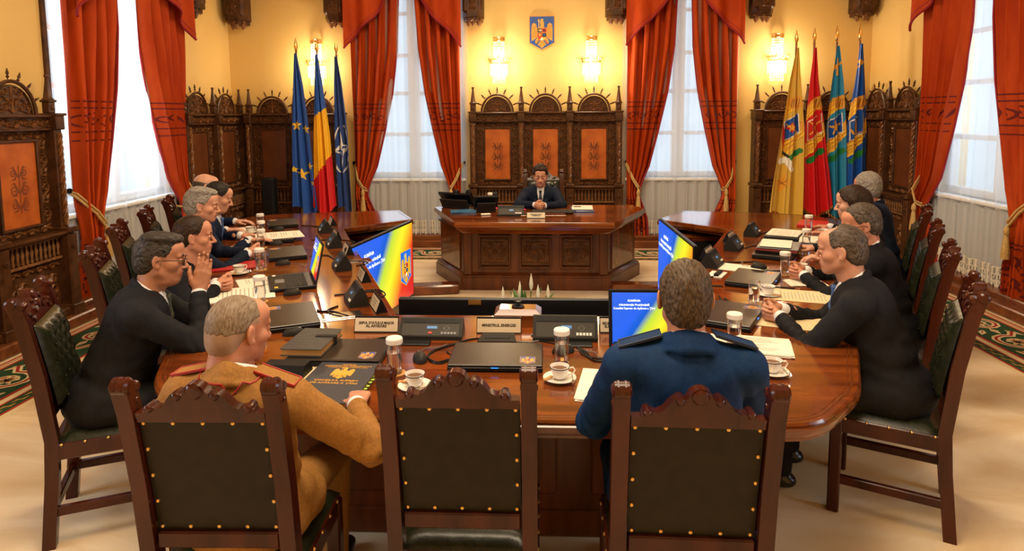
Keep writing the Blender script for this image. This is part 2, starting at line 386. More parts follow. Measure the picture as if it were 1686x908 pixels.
# ================================================================= CARVED OAK WALL STALLS
def fr(u, v, h): return (u, -h, v)          # relief plane facing -y
def bay_meshes(P):
    """P bay pitch; local x centred, y=0 panel face (front -y), z up"""
    D = {}; w = P-.09; pw = w*.60
    b = MB(); b.box((0, .05, 1.27), (P, .10, .90), 0)
    for s in (-1, 1): b.box((s*(pw/2+.012), -.012, 1.27), (.022, .03, .72), .005)
    for z in (.915, 1.625): b.box((0, -.012, z), (pw+.046, .03, .022), .005)
    D['panel_frame'] = b.mesh('panel_frame', M_oak)
    b = MB(); b.box((0, -.002, 1.27), (pw, .012, .69), .003); D['inset_panel'] = b.mesh('inset_panel', M_panel); 
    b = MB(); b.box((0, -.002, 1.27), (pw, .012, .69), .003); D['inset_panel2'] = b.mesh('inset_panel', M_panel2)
    b = MB(); foliage_panel(b, -pw*.27, pw*.27, 1.02, 1.45, lambda u, v, h: (u, -.0085-h, v), .011, .001, True); D['inlay'] = b.mesh('inlay_ornament', M_inlay)
    b = MB(); f2 = lambda u, v, h: (u, -.001-h, v); m = (w-pw)/2-.03
    for s in (-1, 1): scroll_row(b, s*(pw/2+.03+m/2)-m/2, s*(pw/2+.03+m/2)+m/2, .93, 1.62, f2, .012, .014, vert=True)
    scroll_row(b, -w/2, w/2, 1.635, 1.70, f2, .012, .014); scroll_row(b, -w/2, w/2, .845, .905, f2, .012, .014)
    D['frame_carving'] = b.mesh('frame_carving', M_oak2, 0)
    b = MB(); b.box((0, .03, 1.77), (P, .14, .10)); b.box((0, .01, 1.827), (P, .20, .022), .006); b.box((0, .02, 1.715), (P, .17, .018), .005)
    D['cornice'] = b.mesh('cornice', M_oak)
    b = MB(); scroll_row(b, -P/2+.01, P/2-.01, 1.728, 1.81, lambda u, v, h: (u, -.041-h, v), .012, .014); D['frieze_carving'] = b.mesh('frieze_carving', M_oak2, 0)
    # arch
    r = min(P*.325, .24); b = MB(); n = 14
    arc = [(r*math.cos(PI*i/n), 1.838+r*1.12*math.sin(PI*i/n)) for i in range(n+1)]
    b.prismy([(x*.9, 1.838+(z-1.838)*.9) for x, z in arc], -.0, .05); D['tympanum'] = b.mesh('tympanum', M_oak)
    b = MB(); b.tube([(x, -.01, z) for x, z in arc], .016, 6); b.tube([(x*.86, -.008, 1.838+(z-1.838)*.86) for x, z in arc], .007, 5); D['arch_moulding'] = b.mesh('arch_moulding', M_oak)
    b = MB(); ft = lambda u, v, h: (u, -.001-h, v)
    for s in (-1, 1):
        for cx, cz, rr, a, d in ((.38, .28, .26, PI, -1), (.28, .68, .20, -1.5, 1), (.62, .25, .14, 0, 1), (.1, .42, .12, 1, -1)):
            b.ribbon([(s*(cx*r+p[0]), 1.838+cz*r*1.1+p[1]) for p in spiral(0, 0, rr*r, a, 1.5, d, 12)], .011, .013, ft)
        b.ribbon([(0, 1.85), (s*r*.2, 1.86+r*.1), (s*r*.65, 1.85), (s*r*.8, 1.85+r*.2)], [.01, .018, .014, .004], .012, ft)
    b.ribbon([(0, 1.85), (0, 1.838+r*.5), (0, 1.838+r*.95)], [.02, .01, .016], .014, ft)
    D['tympanum_carving'] = b.mesh('tympanum_carving', M_oak2, 0)
    b = MB()
    for k in range(9):
        a = PI*(k+.0)/8; R0 = r+.012; mt = Matrix.Rotation(a-PI/2, 3, 'Y').inverted()
        c = (R0*math.cos(a), .015, 1.838+R0*1.12*math.sin(a)); mt = Matrix.Rotation(PI/2-a, 3, 'Y')
        b.lathe([(.005, 0), (.005, .012), (.014, .022), (.006, .034), (.013, .050), (.010, .062), (.003, .090)], c, 6, True, mt)
    D['finials'] = b.mesh('finial_row', M_oak)
    # pedestal / seat zone below ledge
    b = MB(); b.box((0, .03, .45), (P, .14, .78)); b.box((0, -.02, .825), (P, .26, .03), .008); b.box((0, -.02, .135), (P, .22, .07), .01)
    D['stall_base'] = b.mesh('stall_base', M_oak)
    b = MB(); k = max(6, int(w/.047))
    for i in range(k):
        x = -w/2+.03+(w-.06)*i/(k-1); b.lathe([(.006, 0), (.014, .02), (.007, .05), (.015, .09), (.006, .13), (.012, .155)], (x, -.062, .625), 6)
    b.box((0, -.062, .613), (w, .04, .022), .004); b.box((0, -.062, .792), (w, .04, .022), .004)
    D['baluster_row'] = b.mesh('baluster_row', M_oakl)
    b = MB(); scroll_row(b, -w/2, w/2, .53, .59, lambda u, v, h: (u, -.042-h, v), .012, .016)
    for q in (-.25, .25): foliage_panel(b, q*w-w*.2, q*w+w*.2, .20, .50, lambda u, v, h: (u, -.042-h, v), .014, .018)
    D['lower_carving'] = b.mesh('lower_carving', M_oak2, 0)
    return D
def post_meshes():
    D = {}
    b = MB(); b.box((0, -.01, 1.27), (.085, .16, .90), .008); b.box((0, -.02, 1.775), (.10, .20, .13), .008); b.box((0, -.02, 1.84), (.12, .23, .022), .005); D['post'] = b.mesh('post', M_oak)
    b = MB(); pts = []; 
    for j in range(3):
        pts = [(.013*math.cos(t*2*PI*5+j*2*PI/3), -.098+.013*math.sin(t*2*PI*5+j*2*PI/3), .88+.80*t) for t in [i/44 for i in range(45)]]; b.tube(pts, .011, 5)
    D['rope_column'] = b.mesh('rope_column', M_oak2)
    b = MB(); b.box((0, -.02, 1.90), (.072, .072, .10), .008); b.box((0, -.02, 1.955), (.09, .09, .02), .004); b.lathe([(.05, 1.965), (.034, 1.985), (.014, 2.13), (.012, 2.15), (.02, 2.165), (.016, 2.18)], (0, -.02, 0), 8)
    b.lathe([(.022, 0), (.02, .006), (.008, .01)], (0, -.056, 1.90), 8, True, Matrix.Rotation(R(90), 3, 'X')); D['pinnacle'] = b.mesh('pinnacle', M_oak)
    b = MB(); b.box((0, -.05, .46), (.11, .20, .70), .01); b.box((0, -.05, .845), (.13, .24, .05), .01); b.box((0, -.05, .14), (.13, .24, .1), .01)
    b.lathe([(.026, 0), (.024, .008), (.01, .014)], (0, -.15, .70), 8, True, Matrix.Rotation(R(90), 3, 'X')); D['pier'] = b.mesh('pier', M_oak)
    return D
BAYS = {}; POST = post_meshes()
def stall(label, loc, rz, n, P, bright, ends=(1, 1), posts=None):
    if P not in BAYS: BAYS[P] = bay_meshes(P)
    D = BAYS[P]; r = thing('carved_stall', label, 'wall panelling', loc, rz, None)
    for i in range(n):
        x = (i-(n-1)/2)*P
        for k in ('panel_frame', 'frame_carving', 'cornice', 'frieze_carving', 'tympanum', 'arch_moulding', 'tympanum_carving', 'finials', 'stall_base', 'baluster_row', 'lower_carving'):
            nm = {'finials': 'finial_row'}.get(k, k); o = put(nm, D[k], r, (x, 0, 0))
            if 'carving' in k or k in ('finials', 'baluster_row'): o['kind'] = 'stuff'
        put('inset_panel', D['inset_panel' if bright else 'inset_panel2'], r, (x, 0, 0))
        if bright: put('inlay_ornament', D['inlay'], r, (x, 0, 0), kind='stuff')
    for i in range(n+1):
        x = (i-n/2)*P
        for k in ('post', 'rope_column', 'pinnacle', 'pier'): put(k, POST[k], r, (x, 0, 0))
    return r
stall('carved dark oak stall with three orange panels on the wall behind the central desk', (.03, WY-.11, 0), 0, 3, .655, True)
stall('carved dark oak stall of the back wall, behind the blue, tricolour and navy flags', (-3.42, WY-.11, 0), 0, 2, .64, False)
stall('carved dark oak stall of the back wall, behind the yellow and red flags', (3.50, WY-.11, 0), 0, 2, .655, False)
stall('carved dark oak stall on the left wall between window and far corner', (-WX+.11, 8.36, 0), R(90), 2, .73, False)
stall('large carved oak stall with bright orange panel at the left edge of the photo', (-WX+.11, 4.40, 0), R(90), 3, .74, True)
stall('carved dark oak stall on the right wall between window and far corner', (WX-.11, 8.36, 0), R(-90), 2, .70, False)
stall('carved oak stall on the right wall nearer than the window', (WX-.11, 4.40, 0), R(-90), 3, .74, True)

# ---------------------------------------------------------------- console brackets under the ceiling beams
b = MB(); b.box((0, -.13, 3.33), (.27, .26, .36), .03); b.prism([(-.135, 0), (-.135, -.16), (-.07, -.27), (.07, -.27), (.135, -.16), (.135, 0)], 3.10, 3.5)
b.prism([(-.115, 0), (-.115, -.14), (-.06, -.24), (.06, -.24), (.115, -.14), (.115, 0)], 3.05, 3.12)
bm1 = b.mesh('console_body', M_oak)
b = MB()
for x in (-.07, 0, .07): b.lathe([(.0, -.08), (.02, -.06), (.035, -.02), (.04, .02), (.03, .04)], (x, -.12-(.06 if x == 0 else 0), 3.06), 8)
scroll_row(b, -.12, .12, 3.045, 3.10, lambda u, v, h: (u, -.245+abs(u)*.6-h, v), .012, .014)
foliage_panel(b, -.055, .055, 3.16, 3.42, lambda u, v, h: (u, -.271-h, v), .012, .012)
bm2 = b.mesh('console_carving', M_oak2, 0)
b = MB(); b.box((0, -.2, 3.62), (.30, .4, .3), .02); bm3 = b.mesh('beam_end', M_oak)
for x, y, rz, lb in ((-4.16, WY, 0, 'carved wooden wall bracket in the far left corner'), (-2.80, WY, 0, 'carved wooden wall bracket left of the left back window'), (-.93, WY, 0, 'carved wooden wall bracket left of the eagle emblem'), (.97, WY, 0, 'carved wooden wall bracket right of the eagle emblem'),
                     (2.87, WY, 0, 'carved wooden wall bracket right of the right back window'), (4.17, WY, 0, 'carved wooden wall bracket in the far right corner'), (-WX, 7.95, R(90), 'carved wooden wall bracket on the left wall beside the curtain')):
    r = thing('wall_bracket', lb, 'bracket', (x, y, 0), rz, 'carved brackets high on the walls'); put('console_body', bm1, r); put('console_carving', bm2, r, kind='stuff'); put('beam_end', bm3, r)

# ---------------------------------------------------------------- curtains
def interp(t, T):
    for (a, va), (c, vc) in zip(T, T[1:]):
        if t <= c: return va+(vc-va)*(t-a)/(c-a)
    return T[-1][1]
WT = [(0, .30), (.4, .27), (.72, .15), (.85, .18), (1.1, .29), (1.55, .40), (2.1, .52), (2.7, .60), (3.9, .66)]
def curtain(label, loc, rz, side, sc=1.0, dup_=1, tb=True):
    """side=+1: outer edge at local x=+, hangs from outer edge; local front -y"""
    r = thing('curtain', label, 'curtain', loc, rz)
    ph = random.random()*6; nf = 4.5
    def surf(u, z, off=0):
        wd = interp(z, WT)*sc; x = -side*wd*u; tight = .5+.5*min(1, wd/.5)
        y = -.13-.070*tight*math.sin(u*nf*2*PI+ph+.5*math.sin(z*1.3))-.014*math.sin(u*11+z*2.1+ph)-off
        y -= .05*math.exp(-((z-.72)/.25)**2)
        return (x+.012*math.sin(u*nf*4*PI+ph), y, z)
    b = MB(); b.grid(lambda u, v: surf(u, v*3.9), 66, 60); b.build('curtain_panel', M_cur, r, 180)
    b = MB()
    fo = lambda u, v, h: surf(u, v, .004+h)
    for z in (1.60, 1.68, 1.90, 1.96, .08, .12, .60, .64): b.ribbon([(i/66, z) for i in range(1, 66)], .014, 0, fo, True)
    # scroll bands (u is normalised, so squash spirals)
    def fo2(u, v, h): return surf(u, v, .005)
    def scr(z0, z1, n):
        H = z1-z0
        for i in range(n):
            cu = (i+.5)/n; s = 1 if i % 2 else -1
            for q in (0,):
                sp = spiral(0, 0, H*.40, PI*.5*s, 1.25, s, 22); wu = interp(z0, WT)*sc*1.15
                b.ribbon([(min(.99, max(.01, cu+p[0]/wu*.9)), (z0+z1)/2+p[1]) for p in sp], .016 if H < .2 else .026, 0, lambda u, v, h: surf(u, v, .006), True)
                b.ribbon([(min(.99, cu+H*.3/wu+t*.05), z0+H*.15+t*H*.7) for t in (0, .5, 1)], [.004, .02, .004], 0, lambda u, v, h: surf(u, v, .006), True)
    scr(1.71, 1.87, 4); scr(.16, .38, 3); scr(.36, .58, 3)
    b.build('printed_border', M_curd, r, 0, kind='stuff')
    b = MB(); b.tube([surf(1, z/10) for z in range(0, 39)], .012, 6); b.build('edge_fringe', M_cure, r)
    # tie-back
    b = MB(); wt = interp(.74, WT)*sc
    b.tube([(side*.03, -.02, 1.14), (side*.01, -.10, 1.10), (-side*wt*.35, -.235, .93), (-side*wt*.85, -.25, .80), (-side*wt*1.05, -.20, .77), (-side*wt*1.08, -.10, .78)], .013, 7)
    b.tube([(side*.03, -.02, 1.16), (side*.0, -.115, 1.12), (-side*wt*.4, -.25, .95), (-side*wt*.9, -.262, .83), (-side*wt*1.08, -.20, .80)], .010, 6)
    b.lathe([(.006, 0), (.02, -.02), (.028, -.06), (.016, -.09), (.022, -.11), (.036, -.25), (.036, -.30)], (-side*wt*.85, -.265, .80), 10); b.build('tie_cord', M_rope, r)
    b = MB(); b.lathe([(.02, 0), (.02, -.05), (.03, -.06), (.022, -.08)], (side*.03, 0, 1.15), 8, True, Matrix.Rotation(R(-90), 3, 'X')); b.build('tie_hook', M_black, r)
    # swag tail of the pelmet
    b = MB(); W = .78*sc
    def tail(u, v):
        zb = 2.70+.9*u**1.05+.03*math.sin(u*9); z = zb+(3.95-zb)*v
        return (side*.05-side*W*u, -.28-.050*math.sin(u*2*PI*2.5+ph)*(1-.4*v), z)
    b.grid(tail, 34, 14); b.build('pelmet_tail', M_cur, r, 180)
    b = MB(); b.tube([tail(i/34, 0) for i in range(35)], .014, 6); b.ribbon([(i/34, .055) for i in range(35)], .012, 0, lambda u, v, h: (tail(u, v)[0], tail(u, v)[1]-.004, tail(u, v)[2]), True); b.build('tail_trim', M_cure, r)
    return r
curtain('orange curtain at the left side of the left back window, left of the desk', (-2.60, WY, 0), 0, -1)
curtain('orange curtain at the right side of the left back window, next to the desk stall', (-1.13, WY, 0), 0, 1, .95)
curtain('orange curtain at the left side of the right back window, next to the desk stall', (1.14, WY, 0), 0, -1, 1.0)
curtain('orange curtain at the right side of the right back window, near the yellow flag', (2.56, WY, 0), 0, 1, .95)
curtain('broad orange curtain on the left wall beside the near carved stall', (-WX, 5.80, 0), R(90), -1, 1.2)
curtain('orange curtain on the left wall at the far side of the window', (-WX, 7.62, 0), R(90), 1, 1.15)
curtain('orange curtain on the right wall at the far side of the window', (WX, 7.62, 0), R(-90), -1, 1.2)
curtain('broad orange curtain at the right edge of the photo', (WX, 5.82, 0), R(-90), 1, 1.25)
def sheer(label, loc, rz, W, ph):
    r = thing('sheer_curtain', label, 'sheer curtain', loc, rz, None)
    def f(u, v, o=0): return (-W/2+W*u, -.07-.020*math.sin(u*2*PI*11+ph)-.012*math.sin(u*2*PI*4.3+v*2+ph)-o, .34+3.5*v)
    b = MB(); b.grid(f, 160, 8); b.build('voile', M_sheer, r, 180)
    # lace hem: net of loops with openings
    b = MB(); n = 46
    def g(u, v): p = f(max(0, min(1, u)), 0); return (p[0], p[1]-.004, .34-.24*v)
    for i in range(n):
        c = (i+.5)/n; hw = .5/n; L = 1 if i % 2 else .86
        for q, (v0, rr) in enumerate(((.14, .75), (.40, .95), (.68, .8))):
            b.ribbon([(c+hw*rr*math.cos(t), v0*L+.13*math.sin(t)) for t in [k*2*PI/10 for k in range(11)]], .12/ n, 0, lambda u, v, h: g(u, v), True)
        b.ribbon([(c-hw, .55), (c, L), (c+hw, .55)], [.004, .02, .004], 0, lambda u, v, h: g(u, v), True)
        b.ribbon([(c, 0), (c, .5*L), (c, .85*L)], [.010, .006, .012], 0, lambda u, v, h: g(u, v), True)
    for v in (.0, .27, .54): b.ribbon([(i/160, v) for i in range(161)], .05, 0, lambda u, v, h: g(u, v), True)
    b.build('lace_hem', M_lace, r, 0, kind='stuff')
    return r
sheer('white sheer curtain with lace hem over the left back window', (-1.80, WY, 0), 0, 1.55, 0)
sheer('white sheer curtain with lace hem over the right back window', (1.84, WY, 0), 0, 1.55, 1)
sheer('white sheer curtain over the bright window of the left wall', (-WX, 6.62, 0), R(90), 2.0, 2)
sheer('white sheer curtain with lace hem over the right wall window', (WX, 6.62, 0), R(-90), 2.0, 3)

# ---------------------------------------------------------------- crystal wall sconces
M_bulb = em('lamp_flame', (1, .82, .5), 30)
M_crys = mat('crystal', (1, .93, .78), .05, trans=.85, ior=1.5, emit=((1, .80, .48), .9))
b = MB()
for z, rr in ((2.80, .075), (2.50, .125)):
    n = 16; pts = [(rr*math.cos(PI+PI*i/n), -.03+rr*math.sin(PI+PI*i/n), z) for i in range(n+1)]
    b.tube(pts, .006, 5); b.tube([(x, y, z+.045) for x, y, z in pts], .006, 5)
    for i in range(n): b.tube([(pts[i][0], pts[i][1], z), (pts[i+1][0], pts[i+1][1], z+.045)], .004, 4)
    if rr > .1:
        for i in range(0, n+1, 2): b.lathe([(.003, 0), (.012, .02), (.003, .05)], (pts[i][0]*1.08, pts[i][1]*1.08, z+.03), 5)
b.box((0, -.01, 2.6), (.05, .02, .5), .005)
sc1 = b.mesh('brass_bands', M_brass)
b = MB()
for z, rr, L, n in ((2.79, .07, .26, 11), (2.49, .12, .20, 15), (2.49, .085, .30, 11)):
    for i in range(n):
        a = PI+PI*i/(n-1)
        for k in range(int(L/.034)): b.lathe([(.0015, 0), (.009, -.012), (.0015, -.028)], (rr*math.cos(a), -.03+rr*math.sin(a), z-k*.034), 4)
sc2 = b.mesh('crystal_strings', M_crys, 0)
b = MB()
for x, z in ((-.045, 2.62), (.045, 2.62), (-.05, 2.37), (.05, 2.37), (0, 2.66), (0, 2.33)): b.lathe([(.006, -.03), (.017, 0), (.012, .03), (.003, .06)], (x, -.065, z), 8)
sc3 = b.mesh('candle_bulbs', M_bulb)
for x, lb in ((-3.12, 'lit crystal wall sconce behind the three flags on the left'), (-.60, 'lit crystal wall sconce left of the eagle emblem'), (.65, 'lit crystal wall sconce right of the eagle emblem'), (3.12, 'lit crystal wall sconce beside the yellow flag')):
    r = thing('wall_sconce', lb, 'wall lamp', (x, WY, 0), 0); put('brass_bands', sc1, r); put('crystal_strings', sc2, r, kind='stuff'); put('candle_bulbs', sc3, r)
    l = bpy.data.lights.new('sconce_light', 'POINT'); l.energy = 24; l.color = (1, .82, .58); l.shadow_soft_size = .09
    o = bpy.data.objects.new('sconce_light', l); o.location = (0, -.22, 2.5); o.parent = r; COL.objects.link(o)
# light switch plates on the left pier
r = thing('switch_panel', 'three stacked light switch plates on the wall left of the curtain', 'light switch', (-2.56, WY, 1.45))
for k in range(3):
    b = MB(); b.box((0, -.006, (k-1)*.085), (.085, .012, .08), .004); p = b.build('switch_plate', M_cream, r); q = MB(); q.box((0, -.015, (k-1)*.085), (.035, .008, .035), .003); q.build('rocker', M_cap, p)
# ================================================================= EMBLEMS, SCREENS
E_blue = mat('emblem_blue', srgb('#1B4FA0'), .45); E_gold = mat('emblem_gold', srgb('#E2A33A'), .4); E_red = mat('emblem_red', srgb('#C22418'), .45)
E_wht = mat('emblem_white', srgb('#F0ECE0'), .5); E_blk = mat('emblem_dark', srgb('#1B2A2E'), .5); E_grn = mat('emblem_green', srgb('#1C7A3A'), .5)
E_yel = mat('emblem_yellow', srgb('#F3C735'), .5); E_dg = mat('emblem_bronze_line', srgb('#8A5716'), .5)
EM = [E_blue, E_gold, E_red, E_wht, E_blk, E_grn, E_yel, E_dg]
class Raster:
    def __init__(s, X, Z): s.X = X; s.Z = Z; s.I = np.zeros(X.shape, np.int32)
    def poly(s, pts, mi):
        ins = np.zeros(s.X.shape, bool); n = len(pts)
        for i in range(n):
            (x0, y0), (x1, y1) = pts[i], pts[(i+1) % n]
            if y0 == y1: continue
            c = ((y0 > s.Z) != (y1 > s.Z)) & (s.X < (x1-x0)*(s.Z-y0)/(y1-y0)+x0); ins ^= c
        s.I[ins] = mi+1
    def line(s, pts, w, mi):
        for j in range(len(pts)-1):
            (x0, y0), (x1, y1) = pts[j], pts[j+1]; w0, w1 = (w[j], w[j+1]) if isinstance(w, (list, tuple)) else (w, w); dx, dy = x1-x0, y1-y0; L = dx*dx+dy*dy+1e-12
            t = np.clip(((s.X-x0)*dx+(s.Z-y0)*dy)/L, 0, 1); d = np.hypot(s.X-x0-dx*t, s.Z-y0-dy*t); s.I[d < (w0+(w1-w0)*t)/2] = mi+1
def shape(mb, pts, mi, f, h):
    if isinstance(mb, Raster): return mb.poly(pts, mi)
    mb.mi = mi; mb.add([f(x, y, h) for x, y in pts], [tuple(range(len(pts)))]); mb.mi = 0
def rib(mb, pts, w, mi, f, h):
    if isinstance(mb, Raster): return mb.line(pts, w, mi)
    mb.mi = mi; mb.ribbon(pts, w, h, f, True); mb.mi = 0
def circ(cx, cy, r, n=14, ry=None): return [(cx+r*math.cos(2*PI*i/n), cy+(ry or r)*math.sin(2*PI*i/n)) for i in range(n)]
def star(cx, cy, r, r2=.40, n=5): return [(cx+(r if i % 2 == 0 else r*r2)*math.sin(PI*i/n), cy+(r if i % 2 == 0 else r*r2)*math.cos(PI*i/n)) for i in range(2*n)]
def eagle(mb, f, s=1.0, shield=True, st=.001):
    """gold eagle with cross and quartered shield, unit box about +-.5 wide, +-.65 high"""
    g = lambda x, y, h: f(x*s, y*s, h)
    if shield:
        shape(mb, [(-.52, .68), (-.52, -.40), (0, -.68), (.52, -.40), (.52, .68)][::-1], 1, g, 0)
        shape(mb, [(-.49, .65), (-.49, -.385), (0, -.65), (.49, -.385), (.49, .65)][::-1], 0, g, st)
    for q in (-1, 1):
        shape(mb, [(q*x, y) for x, y in [(.20, .15), (.22, .32), (.30, .40), (.37, .38), (.42, .28), (.43, -.02), (.42, -.33), (.36, -.27), (.33, -.3), (.29, -.22), (.26, -.25), (.20, -.15)]], 1, g, st*2)
        for k in range(4): rib(mb, [(q*(.24+.05*k), .12-.02*k), (q*(.245+.05*k), -.2)], .010, 7, g, st*3)
        for k in range(3): rib(mb, [(q*.22, .18+.06*k), (q*.30, .15+.06*k), (q*.41, .18+.05*k)], .010, 7, g, st*3)
        shape(mb, [(q*x, y) for x, y in [(.10, -.18), (.22, -.22), (.28, -.34), (.24, -.44), (.17, -.40), (.12, -.30)]], 1, g, st*2)
        rib(mb, [(q*.14, -.26), (q*.20, -.40), (q*.25, -.45)], .03, 2 if q > 0 else 7, g, st*3)
    shape(mb, [(-.06, .30), (-.07, .42), (-.03, .50), (.03, .50), (.08, .44), (.085, .2), (-.1, .2)][::-1], 1, g, st*2)
    shape(mb, [(-.06, .42), (-.13, .40), (-.06, .47)], 6, g, st*3)
    shape(mb, [(-.05, .50), (-.055, .56), (-.02, .53), (0, .58), (.02, .53), (.055, .56), (.05, .50)][::-1], 6, g, st*3)
    rib(mb, [(-.125, .22), (-.125, .56)], .028, 6, g, st*3); rib(mb, [(-.18, .49), (-.07, .49)], .028, 6, g, st*3.4)
    shape(mb, [(-.20, .21), (-.20, -.18), (-.14, -.27), (0, -.33), (.14, -.27), (.20, -.18), (.20, .21)][::-1], 1, g, st*2.5)
    shape(mb, [(-.18, .18), (-.18, .015), (-.01, .015), (-.01, .18)][::-1], 4, g, st*3.5); shape(mb, [(.01, .18), (.01, .015), (.18, .015), (.18, .18)][::-1], 2, g, st*3.5)
    shape(mb, [(-.18, -.01), (-.18, -.16), (-.01, -.16), (-.01, -.01)][::-1], 2, g, st*3.5); shape(mb, [(.01, -.01), (.01, -.16), (.18, -.16), (.18, -.01)][::-1], 4, g, st*3.5)
    shape(mb, [(0, -.17), (-.08, -.28), (.08, -.28)], 3, g, st*4); shape(mb, [(-.16, -.17), (-.13, -.25), (-.07, -.25), (-.04, -.17)], 2, g, st*3.6); shape(mb, [(.16, -.17), (.13, -.25), (.07, -.25), (.04, -.17)][::-1], 6, g, st*3.6)
    for cx, cy, m in ((-.10, .10, 1), (.09, .10, 4), (-.09, -.08, 6), (.09, -.07, 0)): shape(mb, star(cx, cy, .065, .45, 5), m, g, st*4); 
    rib(mb, [(-.05, .06), (-.04, .15)], .03, 3, g, st*4.2)
    shape(mb, [(-.07, -.32), (-.18, -.48), (-.10, -.50), (-.05, -.57), (0, -.60), (.05, -.57), (.10, -.50), (.18, -.48), (.07, -.32)], 1, g, st*2)
    for x in (-.08, 0, .08): rib(mb, [(x*.5, -.35), (x, -.52)], .012, 7, g, st*3)
r = thing('eagle_emblem', 'blue shield-shaped plaque with golden eagle high on the wall between the sconces', 'emblem', (-.015, WY-.03, 2.90))
b = MB(); k = .335
b.prismy([(x*k, z*k) for x, z in [(-.52, .68), (-.52, -.40), (0, -.68), (.52, -.40), (.52, .68)]], -.002, .03); b.build('plaque', E_gold, r)
b = MB(); eagle(b, lambda x, y, h: (x, -.004-h, y), k, True, .0025); b.build('eagle_relief', EM, r, 0)

def screen_mat():
    m = bpy.data.materials.new('screen_picture'); m.use_nodes = True; nt = m.node_tree; bs = nt.nodes['Principled BSDF']
    bs.inputs['Base Color'].default_value = (0, 0, 0, 1); bs.inputs['Roughness'].default_value = .25
    tc = nt.nodes.new('ShaderNodeTexCoord'); sp = nt.nodes.new('ShaderNodeSeparateXYZ'); nt.links.new(tc.outputs['Generated'], sp.inputs[0])
    ma = nt.nodes.new('ShaderNodeMath'); ma.operation = 'MULTIPLY_ADD'; ma.inputs[1].default_value = -.42; nt.links.new(sp.outputs[2], ma.inputs[0]); nt.links.new(sp.outputs[0], ma.inputs[2])
    mb = nt.nodes.new('ShaderNodeMath'); mb.operation = 'ADD'; mb.inputs[1].default_value = .42; nt.links.new(ma.outputs[0], mb.inputs[0])
    md = nt.nodes.new('ShaderNodeMath'); md.operation = 'MULTIPLY'; md.inputs[1].default_value = .70; nt.links.new(mb.outputs[0], md.inputs[0])
    rp = nt.nodes.new('ShaderNodeValToRGB'); nt.links.new(md.outputs[0], rp.inputs[0]); e = rp.color_ramp.elements
    e[0].position = 0; e[0].color = (*srgb('#2F62D8'), 1); e[1].position = 1; e[1].color = (*srgb('#C8202A'), 1)
    for p, c in ((.32, '#2860E0'), (.40, '#0E59C4'), (.47, '#B9D33C'), (.60, '#F0E22A'), (.70, '#F0A020'), (.78, '#D8301C')):
        q = e.new(p); q.color = (*srgb(c), 1)
    nt.links.new(rp.outputs[0], bs.inputs['Emission Color']); bs.inputs['Emission Strength'].default_value = 1.15; return m
M_scr = screen_mat(); M_txt = em('screen_text', '#FFFFFF', 1.2)
E_em = [em('e'+n, h, 1.0) for n, h in (('blue', '#1F6FE0'), ('gold', '#F2B822'), ('red', '#E02020'), ('white', '#FFFFFF'), ('dark', '#203040'), ('green', '#209040'), ('yellow', '#FFE030'), ('bronze', '#B07010'))]
def screen_content(r, W, H, y, par, em_=True):
    b = MB(); b.add([(-W/2, y, -H/2), (W/2, y, -H/2), (W/2, y, H/2), (-W/2, y, H/2)], [(0, 1, 2, 3)]); s = b.build('screen', M_scr, par, 0)
    for t, dz, k in (('ROMÂNIA', .34, .052), ('Administrația Prezidențială', .26, .052), ('Consiliul Suprem de Apărare a Țării', .19, .052)):
        text('screen_text', t, min(H*k*1.15, W*.033), M_txt, s, (-W*.24, y-.002, H*dz), (R(90), 0, 0), bold=.0004)
    if em_:
        b = MB(); eagle(b, lambda x, z, h: (W*.36+x, y-.001-h, -H*.08+z), H*.36, True, .0006); b.build('screen_emblem', E_em, s, 0)
    return s
def tv(label, loc, rz, W, H, face=True):
    r = thing('television', label, 'television', loc, rz)
    b = MB(); b.box((0, 0, H/2+.10), (W, .035, H), .008); b.box((0, .035, H*.42+.1), (W*.7, .05, H*.55), .02); b.build('casing', M_black, r)
    q = MB(); q.box((0, 0, 0), (W-.006, .002, H-.006)); d = q.build('bezel', M_black, r, loc=(0, -.019, H/2+.10))
    screen_content(r, W-.03, H-.035, -.003, d)
    b = MB(); b.box((0, .02, .055), (.06, .04, .13), .01); b.box((0, .02, .01), (.6, .28, .02), .008); b.build('stand', M_dgrey, r)
    return r
tv('large left screen inside the table ring showing blue, yellow, red and a shield', (-1.375, 5.50, .0), math.atan2(1.3, .23), 1.32, .72)
tv('large screen at the right inside the table ring showing blue and yellow', (1.13, 5.62, .0), -math.atan2(1.3, .03), 1.32, .72)
r = tv('long black screen back standing behind the name plates of the near table', (-.215, 3.52, .0), PI, 1.16, .72)
r.children[0].location.z = .0
b = MB(); b.box((.16, .022, .80), (.07, .003, .028)); b.build('label_sticker', M_brass, r)
for x in (-.5, -.2, .2, .5):
    pass

# ================================================================= TABLES
TZ = .77
PROF = [(-.05, -.075), (-.022, -.07), (-.022, -.058), (-.008, -.052), (-.002, -.04), (-.002, -.022), (-.010, -.016), (-.006, -.008), (-.012, 0)]
top = [(-1.23, 2.17), (.94, 2.17), (1.20, 2.46), (2.95, 6.42), (2.62, 6.86), (1.50, 7.12), (1.116, 6.52), (1.645, 5.97), (.57, 3.37), (-.77, 3.37), (-1.85, 6.0), (-1.30, 6.52), (-1.58, 7.16), (-2.92, 6.86), (-3.22, 6.42), (-1.56, 2.46)]
top = rounded(top, {0: .12, 1: .12, 2: .10, 3: .15, 4: .15, 13: .15, 14: .15, 15: .10}, 4)
r = thing('conference_table', 'long polished walnut conference table bent in a U around the screens', 'table', (0, 0, 0))
b = MB(); slab(b, top, [(d, TZ+z) for d, z in PROF]); b.build('tabletop', M_top, r, 50)
b = MB(); ln = offs(top, -.035); n = len(ln)
